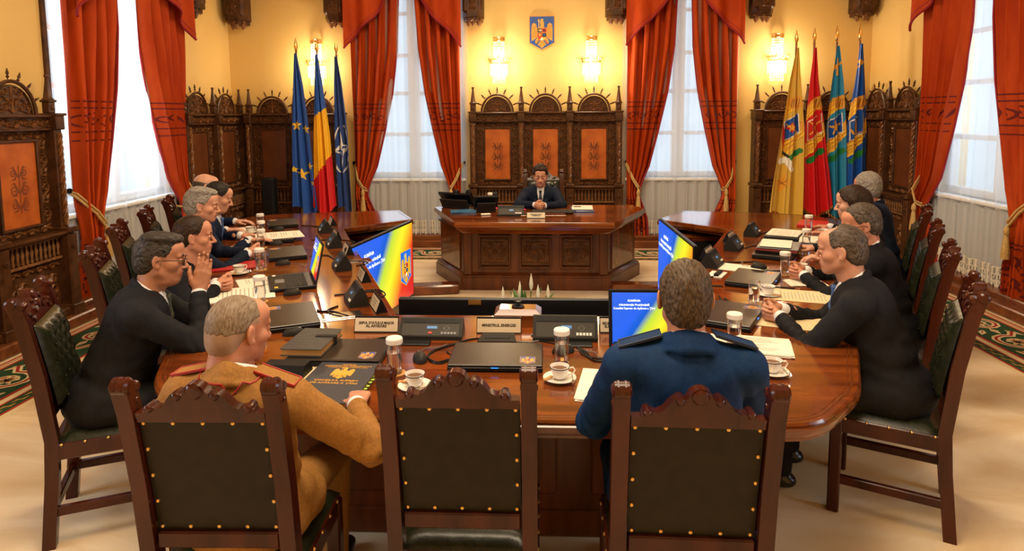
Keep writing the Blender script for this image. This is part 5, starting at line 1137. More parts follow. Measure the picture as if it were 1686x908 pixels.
# ================================================================= PEOPLE (smooth distance fields meshed with surface nets)
_rng = np.random.RandomState(3); _lat = _rng.rand(32, 32, 32).astype(np.float32)*2-1
def noise3(x, y, z):
    xi, yi, zi = np.floor(x).astype(int), np.floor(y).astype(int), np.floor(z).astype(int); fx, fy, fz = x-xi, y-yi, z-zi
    fx, fy, fz = fx*fx*(3-2*fx), fy*fy*(3-2*fy), fz*fz*(3-2*fz); L = lambda a, b, c: _lat[(xi+a) % 32, (yi+b) % 32, (zi+c) % 32]
    g = lambda a, b: L(a, b, 0)*(1-fz)+L(a, b, 1)*fz
    return (g(0, 0)*(1-fy)+g(0, 1)*fy)*(1-fx)+(g(1, 0)*(1-fy)+g(1, 1)*fy)*fx
class Field:
    def __init__(s, lo, hi, h):
        s.lo = np.array(lo, float); s.h = h; s.n = np.ceil((np.array(hi, float)-s.lo)/h).astype(int)+1
        s.D = np.full(s.n, .3, np.float32); s.ax = [(s.lo[i]+h*np.arange(s.n[i])).astype(np.float32) for i in range(3)]
    def sub(s, lo, hi, m):
        a = np.clip(np.floor((np.array(lo)-m-s.lo)/s.h).astype(int), 0, s.n); b = np.clip(np.ceil((np.array(hi)+m-s.lo)/s.h).astype(int)+1, 0, s.n)
        sl = tuple(slice(int(a[i]), int(b[i])) for i in range(3))
        return sl, s.ax[0][sl[0]][:, None, None], s.ax[1][sl[1]][None, :, None], s.ax[2][sl[2]][None, None, :]
    def comb(s, sl, d, k, op):
        D = s.D[sl]
        if D.size == 0: return
        if op == 'u': hh = np.clip(.5+.5*(D-d)/max(k, 1e-6), 0, 1); s.D[sl] = D*(1-hh)+d*hh-k*hh*(1-hh)
        elif op == 's': d = -d; hh = np.clip(.5-.5*(D-d)/max(k, 1e-6), 0, 1); s.D[sl] = D*(1-hh)+d*hh+k*hh*(1-hh)
    def ell(s, c, r, k=.02, op='u', rot=None):
        c = np.array(c, float); r = np.array(r, float); m = r.max(); sl, X, Y, Z = s.sub(c-m, c+m, k*1.5+.01)
        x, y, z = X-c[0], Y-c[1], Z-c[2]
        if rot is not None: x, y, z = (rot[0][i]*x+rot[1][i]*y+rot[2][i]*z for i in range(3))
        q = np.sqrt((x/r[0])**2+(y/r[1])**2+(z/r[2])**2); q2 = np.sqrt((x/r[0]**2)**2+(y/r[1]**2)**2+(z/r[2]**2)**2)+1e-9
        s.comb(sl, (q*(q-1)/q2).astype(np.float32), k, op)
    def cap(s, a, b, ra, rb, k=.02, op='u', sq=None):
        """tapered capsule; sq=(axis, factor) flattens it along a unit axis"""
        a = np.array(a, float); b = np.array(b, float); m = max(ra, rb); sl, X, Y, Z = s.sub(np.minimum(a, b)-m, np.maximum(a, b)+m, k*1.5+.01)
        ab = b-a; L2 = max(ab@ab, 1e-9); x, y, z = X-a[0], Y-a[1], Z-a[2]
        t = np.clip((x*ab[0]+y*ab[1]+z*ab[2])/L2, 0, 1); x, y, z = x-ab[0]*t, y-ab[1]*t, z-ab[2]*t
        if sq is not None:
            n = np.array(sq[0], float); n = n/np.linalg.norm(n); dn = x*n[0]+y*n[1]+z*n[2]; f = 1/sq[1]-1; x, y, z = x+n[0]*dn*f, y+n[1]*dn*f, z+n[2]*dn*f
            s.comb(sl, ((np.sqrt(x*x+y*y+z*z)-(ra+(rb-ra)*t))*(1 if sq[1] > 1 else (.5+.5*sq[1]))).astype(np.float32), k, op)
        else: s.comb(sl, (np.sqrt(x*x+y*y+z*z)-(ra+(rb-ra)*t)).astype(np.float32), k, op)
    def tor(s, c, n, R_, r, k=.01, op='u', sx=1):
        c = np.array(c, float); n = np.array(n, float); n /= np.linalg.norm(n); m = R_*1.2+r; sl, X, Y, Z = s.sub(c-m, c+m, k+.01)
        x, y, z = (X-c[0])/sx, Y-c[1], Z-c[2]; h = x*n[0]+y*n[1]+z*n[2]; q = np.sqrt(np.maximum(x*x+y*y+z*z-h*h, 0))-R_
        s.comb(sl, (np.sqrt(q*q+(h*.62)**2)-r).astype(np.float32), k, op)
    def grid(s): return s.ax[0][:, None, None], s.ax[1][None, :, None], s.ax[2][None, None, :]
    def mesh(s):
        D = s.D; B = D < 0; nx, ny, nz = (v-1 for v in D.shape)
        cnt = np.zeros((nx, ny, nz), np.int8)
        for i in (0, 1):
            for j in (0, 1):
                for k in (0, 1): cnt += B[i:i+nx, j:j+ny, k:k+nz]
        act = (cnt > 0) & (cnt < 8); idx = np.full(act.shape, -1, np.int64); cells = np.argwhere(act); idx[act] = np.arange(len(cells))
        acc = np.zeros((len(cells), 3)); num = np.zeros(len(cells)); ci, cj, ck = cells.T
        corners = [(i, j, k) for i in (0, 1) for j in (0, 1) for k in (0, 1)]
        for a in corners:
            for ax in range(3):
                if a[ax]: continue
                b = list(a); b[ax] = 1; da = D[ci+a[0], cj+a[1], ck+a[2]]; db = D[ci+b[0], cj+b[1], ck+b[2]]; m = (da < 0) != (db < 0)
                t = np.where(m, da/np.where(m, da-db, 1), 0); p = np.tile(np.array(a, float), (len(cells), 1)); p[:, ax] += t; acc[m] += p[m]; num[m] += 1
        V = s.lo+(cells+acc/num[:, None])*s.h; F = []
        for ax in range(3):
            o1, o2 = [(1, 2), (2, 0), (0, 1)][ax]
            sa = [slice(None)]*3; sb = [slice(None)]*3; sa[ax] = slice(0, -1); sb[ax] = slice(1, None)
            A, Bb = B[tuple(sa)], B[tuple(sb)]; e = np.argwhere(A != Bb); e = e[(e[:, o1] > 0) & (e[:, o2] > 0) & (e[:, o1] < D.shape[o1]-1) & (e[:, o2] < D.shape[o2]-1)]
            fl = A[tuple(e.T)]; q = []
            for d1, d2 in ((1, 1), (0, 1), (0, 0), (1, 0)):
                c = e.copy(); c[:, o1] -= d1; c[:, o2] -= d2; q.append(idx[tuple(c.T)])
            q = np.array(q).T; q[~fl] = q[~fl][:, ::-1]; F.append(q)
        return V, np.concatenate(F)
def np_mesh(name, parts, mats, par=None, mi=None, col=None):
    """parts: list of (V,F,matrix or None,material index)"""
    Vs, Fs, Ms = [], [], []; n = 0
    for V, F, T, m in parts:
        if T is not None: T = np.array(T); V = V@T[:3, :3].T+T[:3, 3]
        Vs.append(V); Fs.append(F+n); n += len(V); Ms.append(np.full(len(F), m, np.int32) if np.isscalar(m) else m)
    V = np.concatenate(Vs); F = np.concatenate(Fs); M_ = np.concatenate(Ms); me = bpy.data.meshes.new(name)
    me.vertices.add(len(V)); me.vertices.foreach_set('co', V.astype(np.float32).ravel()); me.loops.add(F.size); me.loops.foreach_set('vertex_index', F.astype(np.int32).ravel())
    me.polygons.add(len(F)); me.polygons.foreach_set('loop_start', np.arange(0, F.size, 4, dtype=np.int32)); me.polygons.foreach_set('material_index', M_)
    me.polygons.foreach_set('use_smooth', np.ones(len(F), bool)); me.update(calc_edges=True); me.validate()
    for x in mats: me.materials.append(x)
    return put(name, me, par)
def surf_hit(F, p, d):
    p = np.array(p, float); d = np.array(d, float)
    for i in range(120):
        q = p-d*.002*i; k = np.round((q-F.lo)/F.h).astype(int)
        if (k >= 0).all() and (k < F.n).all() and F.D[tuple(k)] < .3:
            if F.D[tuple(k)] < .001: return q
    return p-d*.1
def unit(v): v = np.array(v, float); return v/(np.linalg.norm(v)+1e-9)
def frame(p, x, y, z): T = np.eye(4); T[:3, 0] = x; T[:3, 1] = y; T[:3, 2] = z; T[:3, 3] = p; return T
def eul(yaw, pitch=0, roll=0): return np.array(Matrix.Rotation(yaw, 3, 'Z') @ Matrix.Rotation(pitch, 3, 'X') @ Matrix.Rotation(roll, 3, 'Y'))

def head_patch(o):
    h = .0032; W = o.get('w', 1.0); F = Field((-.11, -.135, -.205), (.11, .145, .135), h)
    F.ell((0, -.018, .028), (.0755*W, .097, .087), .01); F.ell((0, .020, -.035), (.061*W, .070, .078), .03)
    jw = o.get('jaw', 1.0)
    for q in (-1, 1):
        F.cap((q*.050*W*jw, -.005, -.055), (q*.012, .064, -.094), .018*jw, .019, .025); F.ell((q*.043*W, .052, -.022), (.024, .026, .022), .02)
        F.cap((q*.008, .089, .021), (q*.043*W, .078, .022), .0085, .007, .012)
    F.ell((0, .074, -.093), (.022*jw, .018, .017), .015); F.ell((0, .070, -.060), (.033, .028, .026), .02)
    F.ell((0, .055, .055), (.055*W, .040, .040), .03)
    for q in (-1, 1): F.ell((q*.031, .100, .001), (.019, .018, .013), .012, 's')
    for q in (-1, 1): F.ell((q*.031, .0795, .001), (.0155, .0155, .0135), .004); F.ell((q*.031, .099, -.0005), (.0125, .012, o.get('eye', .0054)), .002, 's')
    nl = o.get('nose', 1.0)
    F.cap((0, .089, .012), (0, .092+.018*nl, -.028), .0075, .0105, .010); F.ell((0, .094+.018*nl, -.033), (.0125, .0125, .0105), .006)
    for q in (-1, 1): F.ell((q*.0125, .099, -.037), (.008, .011, .0075), .005); F.ell((q*.007, .104, -.0445), (.0035, .005, .003), .002, 's')
    F.ell((0, .0925, -.0575), (.024, .010, .0062), .004); F.ell((0, .0905, -.0685), (.020, .0105, .0068), .004); F.cap((-.024, .098, -.0628), (.024, .098, -.0628), .0016, .0016, .002, 's', None)
    F.cap((-.022, .103, -.0628), (.022, .103, -.0628), .004, .004, .002, 's', None)
    if o.get('chin2'): F.ell((0, .02, -.105), (.05, .05, .03), .03)
    for q in (-1, 1):
        rt = eul(q*.35, 0.12, 0); F.ell((q*.080*W, -.012, -.004), (.0075, .0185, .0315), .006, 'u', rt); F.ell((q*.0885*W, -.006, -.000), (.0055, .010, .018), .004, 's', rt); F.ell((q*.079*W, -.004, -.028), (.007, .010, .010), .006)
    nk = o.get('neck', .056)
    F.cap((0, -.030, -.045), (0, -.042, -.20), nk, nk+.006, .02); F.ell((0, .012, -.13), (.018, .02, .03), .02)
    if o.get('bump'): pass
    return F.mesh()
def hair_patch(o):
    st = o['hair']; th = o.get('th', .011); W = o.get('w', 1.0); lo = (-.13, -.17, -.34) if st == 'long' else (-.115, -.15, -.13)
    F = Field(lo, (.13, .14, .165), .0034 if st != 'long' else .0045)
    F.ell((0, -.018, .028+th*.3), (.0755*W+th*.75, .097+th, .087+th*1.25), .01); F.ell((0, -.06, -.03), (.062*W+th*.3, .052+th*.5, .062), .03)
    if st == 'quiff': F.ell((0, .045, .098), (.052, .045, .026), .02); F.ell((.02, -.02, .105), (.06, .07, .022), .02)
    if st == 'curly':
        for i in range(60):
            a = _rng.rand()*2*PI; e = _rng.rand()*1.3; x, y, z = .082*math.cos(a)*math.cos(e), -.018+.103*math.sin(a)*math.cos(e), .035+.098*math.sin(e)
            if y > .04 and z < .085: continue
            F.ell((x, y, z), (.016, .016, .014), .008)
        for x in (-.04, -.02, 0, .025, .045): F.ell((x, .074-abs(x)*.3, .098), (.017, .018, .016), .008)
    if st == 'long':
        for q in (-1, 1): F.cap((q*.060, -.02, .02), (q*.070, -.055, -.20), .035, .032, .03); F.cap((q*.03, .05, .09), (q*.078, .035, .0), .018, .014, .02)
        F.cap((0, -.075, .02), (0, -.105, -.25), .062, .05, .03); F.cap((-.05, -.09, -.1), (-.055, -.10, -.29), .035, .02, .03); F.cap((.05, -.09, -.1), (.055, -.10, -.29), .035, .02, .03)
    X, Y, Z = F.grid(); fr_ = o.get('front', .082)
    ys = [-.2, -.07, -.032, -.018, -.002, .018, .034, .048, .064, .075, .2]; zs = [-.072, -.072, -.060, -.015, .028, .022, .020, fr_-.028, fr_-.004, fr_, fr_]
    if st == 'long': zs = [-.4, -.4, -.4, -.4, -.4, .0, .045, .055, fr_-.006, fr_, fr_]
    if o.get('fade'): zs = [.0, -.002, .005, .02, .045, .045, .045, fr_-.025, fr_-.004, fr_, fr_]
    if o.get('backlow'): zs[0] = zs[1] = -.085
    hl = np.interp(Y, ys, zs).astype(np.float32)+.003*np.sin(X*300)+(.012*np.abs(X)/.07*(Y > .03) if st != 'long' else -.02*(np.abs(X) > .045)*(Y > .03)*1.0)
    g = (hl-Z)*.8
    if st == 'long': g = np.maximum(g, -.5+0*X)
    hh = np.clip(.5-.5*(F.D-g)/.006, 0, 1); F.D = (F.D*(1-hh)+g*hh+.006*hh*(1-hh)).astype(np.float32)
    if o.get('bald'): b_ = o['bald']; F.ell(b_[0], b_[1], .012, 's')
    fx, fy, fz = np.broadcast_arrays(X, Y, Z); am = o.get('amp', .0035)*.6
    if st == 'long': d = am*noise3(fx*190+20, fy*150+20, fz*14+30)
    elif st == 'curly': d = .004*noise3(fx*110+20, fy*110+20, fz*110+30)+.003*noise3(fx*230+20, fy*230+20, fz*230+30)
    else: ang = fx*.9; d = am*(noise3(fx*200+20+8*fy, fy*42+20, fz*75+20)+.7*noise3(fx*330+20, fy*70+20, fz*120+20))
    F.D += d.astype(np.float32)
    return F.mesh()
def hand_prims(F, T, curls, thumb, sc=1.0, mir=1, spread=.0):
    """T: 4x4 frame at wrist: y towards fingers, z back of hand, x thumb side * mir"""
    T = np.array(T); P = lambda x, y, z: T[:3, :3]@np.array([x*mir, y, z])*1.0+T[:3, 3]; D_ = lambda v: T[:3, :3]@np.array([v[0]*mir, v[1], v[2]]); zax = T[:3, 2]
    s = sc; F.cap(P(0, -.05*s, 0), P(0, .012*s, 0), .026*s, .024*s, .01, 'u', (zax, .82))
    for x, y in ((-.026, .080), (-.009, .086), (.009, .088), (.027, .084)): F.cap(P(x*.45*s, .012*s, 0), P(x*s, y*s, .002), .019*s, .0135*s, .010, 'u', (zax, .72))
    F.ell(P(.020*s, .035*s, -.008), (.020*s, .028*s, .017*s), .01, 'u', T[:3, :3].T if False else None)
    roots = ((.0275, .084, .92), (.0095, .089, 1.0), (-.0090, .086, .95), (-.0265, .078, .78))
    for i, (x, y, ln) in enumerate(roots):
        c = curls[i]; p = P(x*s, y*s, .001); ang = 0; spx = (x-.0)*spread*6
        for j, (L, r0, r1) in enumerate(((.044, .0098, .0088), (.028, .0088, .0080), (.022, .0080, .0066))):
            ang += math.radians(c[j]); d = D_(unit((spx, math.cos(ang), -math.sin(ang)))); q = p+d*L*ln*s; rr = (.94 if i == 3 else 1)*s; F.cap(p, q, r0*rr, r1*rr, .0028 if j else .006); p = q
    (bx, by, bz), segs = thumb; p = P(bx*s, by*s, bz*s); 
    for j, (d, L, r0, r1) in enumerate(segs): q = p+D_(unit(d))*L*s; F.cap(p, q, r0*s, r1*s, .005 if j else .012); p = q
TH_RELAX = ((.018, .020, -.006), (((.75, .65, -.2), .042, .0145, .0118), ((.40, .9, -.15), .032, .0112, .0100), ((.2, .95, -.2), .025, .0098, .0078)))
TH_UP = ((.018, .020, -.006), (((.65, .75, .0), .040, .0140, .0118), ((.35, .93, -.25), .032, .0112, .0100), ((.1, .95, -.35), .025, .0098, .0078)))
def clasp(lw, rw, up=np.array([0, 0, 1.]), fwd=np.array([0, 1., 0])):
    """interlaced hands; returns field patch and wrist frames. lw, rw hint midpoint"""
    mid = (np.array(lw)+np.array(rw))/2; right = unit(np.cross(fwd, up)); F = Field(mid-.16, mid+.16, .0030); out = []
    for q in (1, -1):                       # right hand, left hand
        f = unit(fwd*.93-right*q*.50+up*.05); back = unit(right*q*.93+fwd*.48+up*.42*0); n = unit(back-f*(back@f)); x = np.cross(f, n)
        if x@up < 0: xm = -1
        else: xm = 1
        w = mid+right*q*.050-fwd*.060+up*(.004*q); T = np.eye(4); X_ = unit(np.cross(f, n)); T[:3, 0] = X_; T[:3, 1] = f; T[:3, 2] = n; T[:3, 3] = w
        sgn = 1 if X_@up > 0 else -1
        hand_prims(F, T, [(58, 52, 22), (62, 50, 20), (64, 50, 20), (66, 48, 18)], TH_UP, .98, sgn); out.append(w)
    return F.mesh(), out[1], out[0]
def flat_hand(w, d, side, curl=(18, 22, 12), roll=0, up=(0, 0, 1), thumb=TH_RELAX, spread=.06, h=.0032):
    """w wrist, d finger direction, side=+1 right hand: thumb toward the left (-x for d=+y)"""
    d = unit(d); up = unit(np.array(up)-d*(np.array(up)@d)); x = np.cross(d, up); T = np.eye(4); T[:3, 0] = x; T[:3, 1] = d; T[:3, 2] = up; T[:3, 3] = w
    if roll: T[:3, :3] = T[:3, :3]@np.array(Matrix.Rotation(roll, 3, 'Y'))
    F = Field(np.minimum(w-d*.07, w+d*.2)-.075, np.maximum(w-d*.07, w+d*.2)+.075, h)
    hand_prims(F, T, [curl, curl, curl, curl], thumb, 1, -side, spread); return F.mesh()
def ik(S, W, a, b, hint):
    S, W = np.array(S), np.array(W); d = W-S; L = np.linalg.norm(d); u = d/L
    if L > (a+b)*.995: k = L/((a+b)*.995); a, b = a*k, b*k
    x = (a*a-b*b+L*L)/(2*L); h = math.sqrt(max(a*a-x*x, 0)); hv = np.array(hint, float); hv = unit(hv-u*(hv@u)); return S+u*x+hv*h
SK = {}
def skin(name, col, col2):
    if name in SK: return SK[name]
    m = mat('skin_'+name, col, .5, spec=.35, col2=col2, scale=(28, 28, 28), ns=1, nd=4, p0=.3, p1=.75, sss=.12, bump=.12, bd=.002); SK[name] = m; return m
M_lip = mat('lips', (.42, .13, .10), .45); M_eyew = mat('eye_white', (.62, .58, .54), .2); M_iris = mat('iris_dark', (.03, .02, .012), .15)
def hairmat(name, c1, c2): return mat('hair_'+name, tuple(x*.75 for x in c1), .5, spec=.2, col2=tuple(x*.75 for x in c2), scale=(230, 38, 80), ns=1.0, nd=4, dist=.4, bump=.6, bd=.003)
def suit(name, c, c2, r=.75): return mat('cloth_'+name, tuple(x*.8 for x in c), r, spec=.12, col2=tuple(x*1.05 for x in c), scale=(60, 60, 60), ns=2, bump=.1, bd=.001)
M_shirt = mat('shirt_white', (.70, .70, .72), .7); M_trou = suit('trousers', (.008, .008, .010), (.012, .012, .014)); M_shoe = mat('shoe_leather', (.006, .006, .006), .25)
def person(label, root, rz, H, face, opt):
    """root (x,y) under the pelvis, H world head centre, face=(yaw offset, pitch, roll)"""
    r = thing('person', label, 'person', (root[0], root[1], 0), rz); Mi = np.array(Matrix.Rotation(-rz, 3, 'Z')); r0 = np.array([root[0], root[1], 0.])
    loc = lambda p: Mi@(np.array(p, float)-r0)
    Hl = loc(H); hip = np.array([0, -.03, .585]); lean = unit(Hl-hip); nd_ = unit(lean*.6+np.array([0, .10, 1.0])); N = Hl-nd_*(.150 if opt.get('closed') else .162)+np.array([0, -.035, 0])
    bk = opt.get('bulk', 1.0); sp = unit(N-hip); rt = np.array([1., 0, 0]); tw = opt.get('twist', 0); rt = np.array([math.cos(tw), math.sin(tw), 0]); fw = unit(np.cross(sp, rt))*-1; fw = fw if fw[1] > 0 else -fw; rt = unit(np.cross(fw, sp))
    if rt[0] < 0: rt = -rt
    sw = .175*bk; Sh = {q: N-sp*.055+rt*q*sw+fw*.005 for q in (-1, 1)}
    Lh = np.linalg.norm(N-hip)
    # ---- hands
    hp = opt['hands']; parts_skin = []; wr = {}; hd = {}
    if hp[0] == 'clasp':
        m = loc(hp[1]); dirf = unit(np.array([hp[2] if len(hp) > 2 else 0, 1., 0])); (V, Fc), lw, rw = clasp(m, m, fwd=dirf); parts_skin.append((V, Fc, None, 0)); wr = {-1: lw, 1: rw}
        for q in (-1, 1): hd[q] = unit(dirf*.93-np.array([dirf[1], -dirf[0], 0])*q*.5)
    elif hp[0] == 'pray':
        m = loc(hp[1])
        for q in (1, -1):
            w = m+np.array([q*.030, -.0, -.085]); d = unit(np.array([-q*.12, .22, 1.])); upv = np.array([q*1., .15, 0]); V, Fc = flat_hand(w, d, q, (6, 10, 8), 0, upv, TH_UP, .02, .0028); parts_skin.append((V, Fc, None, 0)); wr[q] = w; hd[q] = d
    else:
        for q, key in ((-1, 'L'), (1, 'R')):
            w, d, curl, roll = hp[1][key]; w = loc(w); d = Mi@np.array(d, float); V, Fc = flat_hand(w, d, q, curl, roll); parts_skin.append((V, Fc, None, 0)); wr[q] = w; hd[q] = unit(d)
    El = {}; hints = opt.get('hint', {})
    for q in (-1, 1): El[q] = ik(Sh[q], wr[q], .295, .262, hints.get(q, (q*.75, -.25, -.8)))
    # ---- jacket
    hv = opt.get('vox', .0095); pts = np.array([hip, N, Sh[1], Sh[-1], El[1], El[-1], wr[1], wr[-1]]); lo = pts.min(0)-.22; hi = pts.max(0)+.12; lo[2] = min(lo[2], .40); lo = np.maximum(lo, [-9, -9, .38])
    J = Field(lo, hi, hv); A = lambda t, f=0: hip+sp*Lh*t+fw*f; B3 = np.array([rt, fw, sp]).T; B_ = [list(B3[0]), list(B3[1]), list(B3[2])]
    J.ell(hip+np.array([0, -.01, -.03]), (.185*bk, .155*bk, .13), .03); J.ell(A(.28, .012), (.160*bk, .132*bk, .16), .05, 'u', B_); J.ell(A(.66, .010), (.168*bk, .122*bk, .19), .05, 'u', B_)
    J.ell(A(.86, -.02), (.150*bk, .085*bk, .09), .05, 'u', B_); J.cap(Sh[-1]*.9+N*.1, Sh[1]*.9+N*.1, .060, .060, .05); J.cap(N-sp*.03-rt*.07, N-sp*.03+rt*.07, .045, .045, .04)
    for q in (-1, 1):
        J.ell(Sh[q]-rt*q*.01, (.068, .066, .058), .035); J.cap(Sh[q], El[q], .061*bk**.5, .052*bk**.5, .018); cuff = wr[q]-hd[q]*.015; J.cap(El[q], cuff*.93+El[q]*.07, .051*bk**.5, .038, .022)
        J.cap(hip+rt*q*.10+np.array([0, .0, -.02]), hip+rt*q*.13+np.array([0, .14, -.05]), .10*bk, .085, .04)
    J.tor(N+sp*.016-fw*.006, sp*1.0+fw*.42, .068, .015, .010)
    if not opt.get('closed'):
        J.ell(A(.84, .018), (.125*bk, .096*bk, .10), .03, 'u', B_); J.cap(N+fw*.10+sp*.03, A(.50, .18), .042, .005, .003, 's', (fw, 2.6)); 
        for q in (-1, 1): J.cap(N+rt*q*.064+fw*.050+sp*.005, A(.72, .142)+rt*q*.058, .018, .026, .002, 'u', (fw, .38)); J.cap(A(.72, .142)+rt*q*.058, A(.48, .136)+rt*q*.012, .026, .010, .002, 'u', (fw, .38))
    J.cap(N-sp*.06+fw*.0, N+nd_*.13+fw*.01, .054, .056, .006, 's')
    if opt.get('closed'):
        J.tor(N+nd_*.012+fw*.0, nd_+fw*.35, opt.get('neck', .056)+.014, .017, .008); J.tor(N+nd_*.030+fw*.004, nd_+fw*.45, opt.get('neck', .056)+.009, .012, .006); J.tor(N-sp*.004-fw*.004, nd_+fw*.35, opt.get('neck', .056)+.034, .008, .004)
    X, Y, Z = np.broadcast_arrays(*J.grid()); 
    w_ = .0045*noise3(X*17+9, Y*17+9, Z*17+9)+.0022*noise3(X*42+9, Y*42+9, Z*30+9)
    for q in (-1, 1):
        e = El[q]; g = np.exp(-((X-e[0])**2+(Y-e[1])**2+(Z-e[2])**2)/.010); ax = unit(unit(Sh[q]-e)-unit(wr[q]-e)); w_ = w_+g*.0055*np.sin((X*ax[0]+Y*ax[1]+Z*ax[2])*150+3*noise3(X*12, Y*12, Z*12))
        c = (El[q]+wr[q])/2; a2 = unit(wr[q]-El[q]); g = np.exp(-((X-c[0])**2+(Y-c[1])**2+(Z-c[2])**2)/.012); w_ = w_+g*.003*np.sin((X*a2[0]+Y*a2[1]+Z*a2[2])*120+4*noise3(X*15+5, Y*15, Z*15))
        c = Sh[q]-sp*.08; g = np.exp(-((X-c[0])**2+(Y-c[1])**2+(Z-c[2])**2)/.008); w_ = w_+g*.003*np.sin((X*rt[0]+Y*rt[1]+Z*rt[2]+Z*.5)*110)
    c = A(.25, -.05); g = np.exp(-((Z-c[2])/.10)**2); w_ = w_+g*.004*np.sin(Z*75+2*noise3(X*6, Y*6, Z*6)*1.5+X*8); J.D += w_.astype(np.float32)
    V, Fc = J.mesh(); np_mesh('jacket', [(V, Fc, None, 0)], [opt['cloth']], r)
    # ---- shirt, collar, tie, cuffs
    Sf = Field(N-.20, N+.16, .0055); 
    if not opt.get('closed'): Sf.ell(A(.74, .016), (.105*bk, .102*bk, .165), .02, 'u', B_); Sf.D = Sf.D
    if not opt.get('closed') and not opt.get('nocollar'):
        for q in (-1, 1): Sf.cap(N+nd_*.030+fw*.056+rt*q*.018, N-sp*.012+fw*.098+rt*q*.046, .013, .004, .004, 'u', (fw, .6))
    Sf.tor(N+nd_*(.038 if opt.get('closed') else .030)+fw*.002, nd_+fw*.50, .0575+(opt.get('neck', .056)-.056), .0085, .004); V, Fc = Sf.mesh(); np_mesh('shirt_collar', [(V, Fc, None, 0)], [opt.get('shirt', M_shirt)], r)
    for q in (-1, 1):
        c = wr[q]-hd[q]*.012; a2 = unit(c-El[q]); G = Field(c-.07, c+.07, .005); G.cap(c-a2*.04, c+a2*.004, .033, .033, .004); V, Fc = G.mesh(); np_mesh('shirt_cuff', [(V, Fc, None, 0)], [opt.get('shirt', M_shirt)], r)
    if opt.get('tie'):
        G = Field(N-.26, N+.20, .0052); k0 = N+fw*(.088*bk**.5)+sp*.012; k1 = A(.84, .124*bk); k2 = A(.58, .146*bk); G.cap(k0, k0-sp*.024+fw*.008, .017, .012, .003, 'u', (fw, .8)); G.cap(k0-sp*.02+fw*.010, k1, .012, .019, .004, 'u', (fw, .5)); G.cap(k1, k2, .019, .028, .004, 'u', (fw, .42)); V, Fc = G.mesh(); np_mesh('tie', [(V, Fc, None, 0)], [opt['tie']], r)
    # ---- trousers and shoes
    G = Field((-.34, -.26, .04), (.34, .72, .70), .018); kn = {}
    for q in (-1, 1):
        k_ = np.array([q*.14, .42, .52]); a_ = np.array([q*.13, .42+opt.get('foot', .0), .09]); kn[q] = a_; G.cap(hip+rt*q*.09-np.array([0, 0, .03]), k_, .088*bk, .066, .04); G.cap(k_, a_, .062, .05, .03)
    G.ell(hip-np.array([0, 0, .03]), (.175*bk, .145, .11), .04); V, Fc = G.mesh(); np_mesh('trousers', [(V, Fc, None, 0)], [opt.get('trou', M_trou)], r)
    for q in (-1, 1): G = Field(kn[q]+np.array([-.07, -.10, -.09]), kn[q]+np.array([.07, .24, .06]), .009); G.cap(kn[q]+np.array([0, -.03, -.045]), kn[q]+np.array([0, .15, -.055]), .043, .036, .02, 'u', ((0, 0, 1), .75)); G.cap(kn[q], kn[q]+np.array([0, 0, -.04]), .045, .045, .02); V, Fc = G.mesh(); np_mesh('shoe', [(V, Fc, None, 0)], [M_shoe], r)
    # ---- body: head, hands and the hidden torso in one mesh
    Hm = np.eye(4); Hm[:3, :3] = eul(face[0], face[1], face[2] if len(face) > 2 else 0)*opt.get('hs', .97); Hm[:3, 3] = Hl
    V, Fc = head_patch(opt); cen = V[Fc].mean(1); lipm = ((np.abs(cen[:, 0]) < .024) & (np.abs(cen[:, 2]+.063) < .0115) & (cen[:, 1] > .090)).astype(np.int32)
    # neck skirt follows the torso
    parts = [(V, Fc, Hm, lipm)]+parts_skin; G = Field(lo, hi, .022); G.ell(A(.3), (.12, .09, .2), .04, 'u', B_); G.ell(A(.7), (.13, .085, .16), .04, 'u', B_); G.cap(A(.8), Hl-nd_*.10, .05, .045, .03)
    for q in (-1, 1): G.cap(N-sp*.05, Sh[q], .03, .035, .03); G.cap(Sh[q], El[q], .038, .034, .02); G.cap(El[q], wr[q], .034, .026, .02)
    V2, F2 = G.mesh(); parts.append((V2, F2, None, 0)); body = np_mesh('body', parts, [opt['skin'], M_lip], r)
    # eyes, brows
    for q in (-1, 1):
        b = MB(); b.T = Matrix(Hm.tolist()) @ Matrix.Translation((q*.031, .0800, .001)); n = 12
        b.lathe([(.0125*math.sin(t), -.0125*math.cos(t)) for t in [PI*i/8 for i in range(1, 8)]], (0, 0, 0), 12, True, Matrix.Rotation(R(-90), 3, 'X')); e = b.build('eye', M_eyew, r, 180)
        b = MB(); gz = opt.get('gaze', (0, -.002)); b.T = Matrix(Hm.tolist()) @ Matrix.Translation((q*.031+gz[0], .0915, .0005+gz[1])); b.lathe([(.0058, 0), (.0050, .0016), (.001, .0022)], (0, 0, 0), 12, True, Matrix.Rotation(R(-90), 3, 'X')); b.build('iris', M_iris, e)
        b = MB(); b.T = Matrix(Hm.tolist()); b.tube([(q*.012, .0965, .0225), (q*.028, .0945, .0285), (q*.046, .0800, .0255)], [.003, .0042, .0018], 6); b.build('eyebrow', opt.get('browm', opt['hairm']), r)
    if opt.get('hair'):
        V, Fc = hair_patch(opt); np_mesh('hair', [(V, Fc, Hm, 0)], [opt['hairm']], r)
        if opt.get('fade'): V, Fc = hair_patch(dict(opt, fade=0, th=.0004, amp=.0004)); np_mesh('shaved_hair', [(V, Fc, Hm, 0)], [opt['stub']], r)
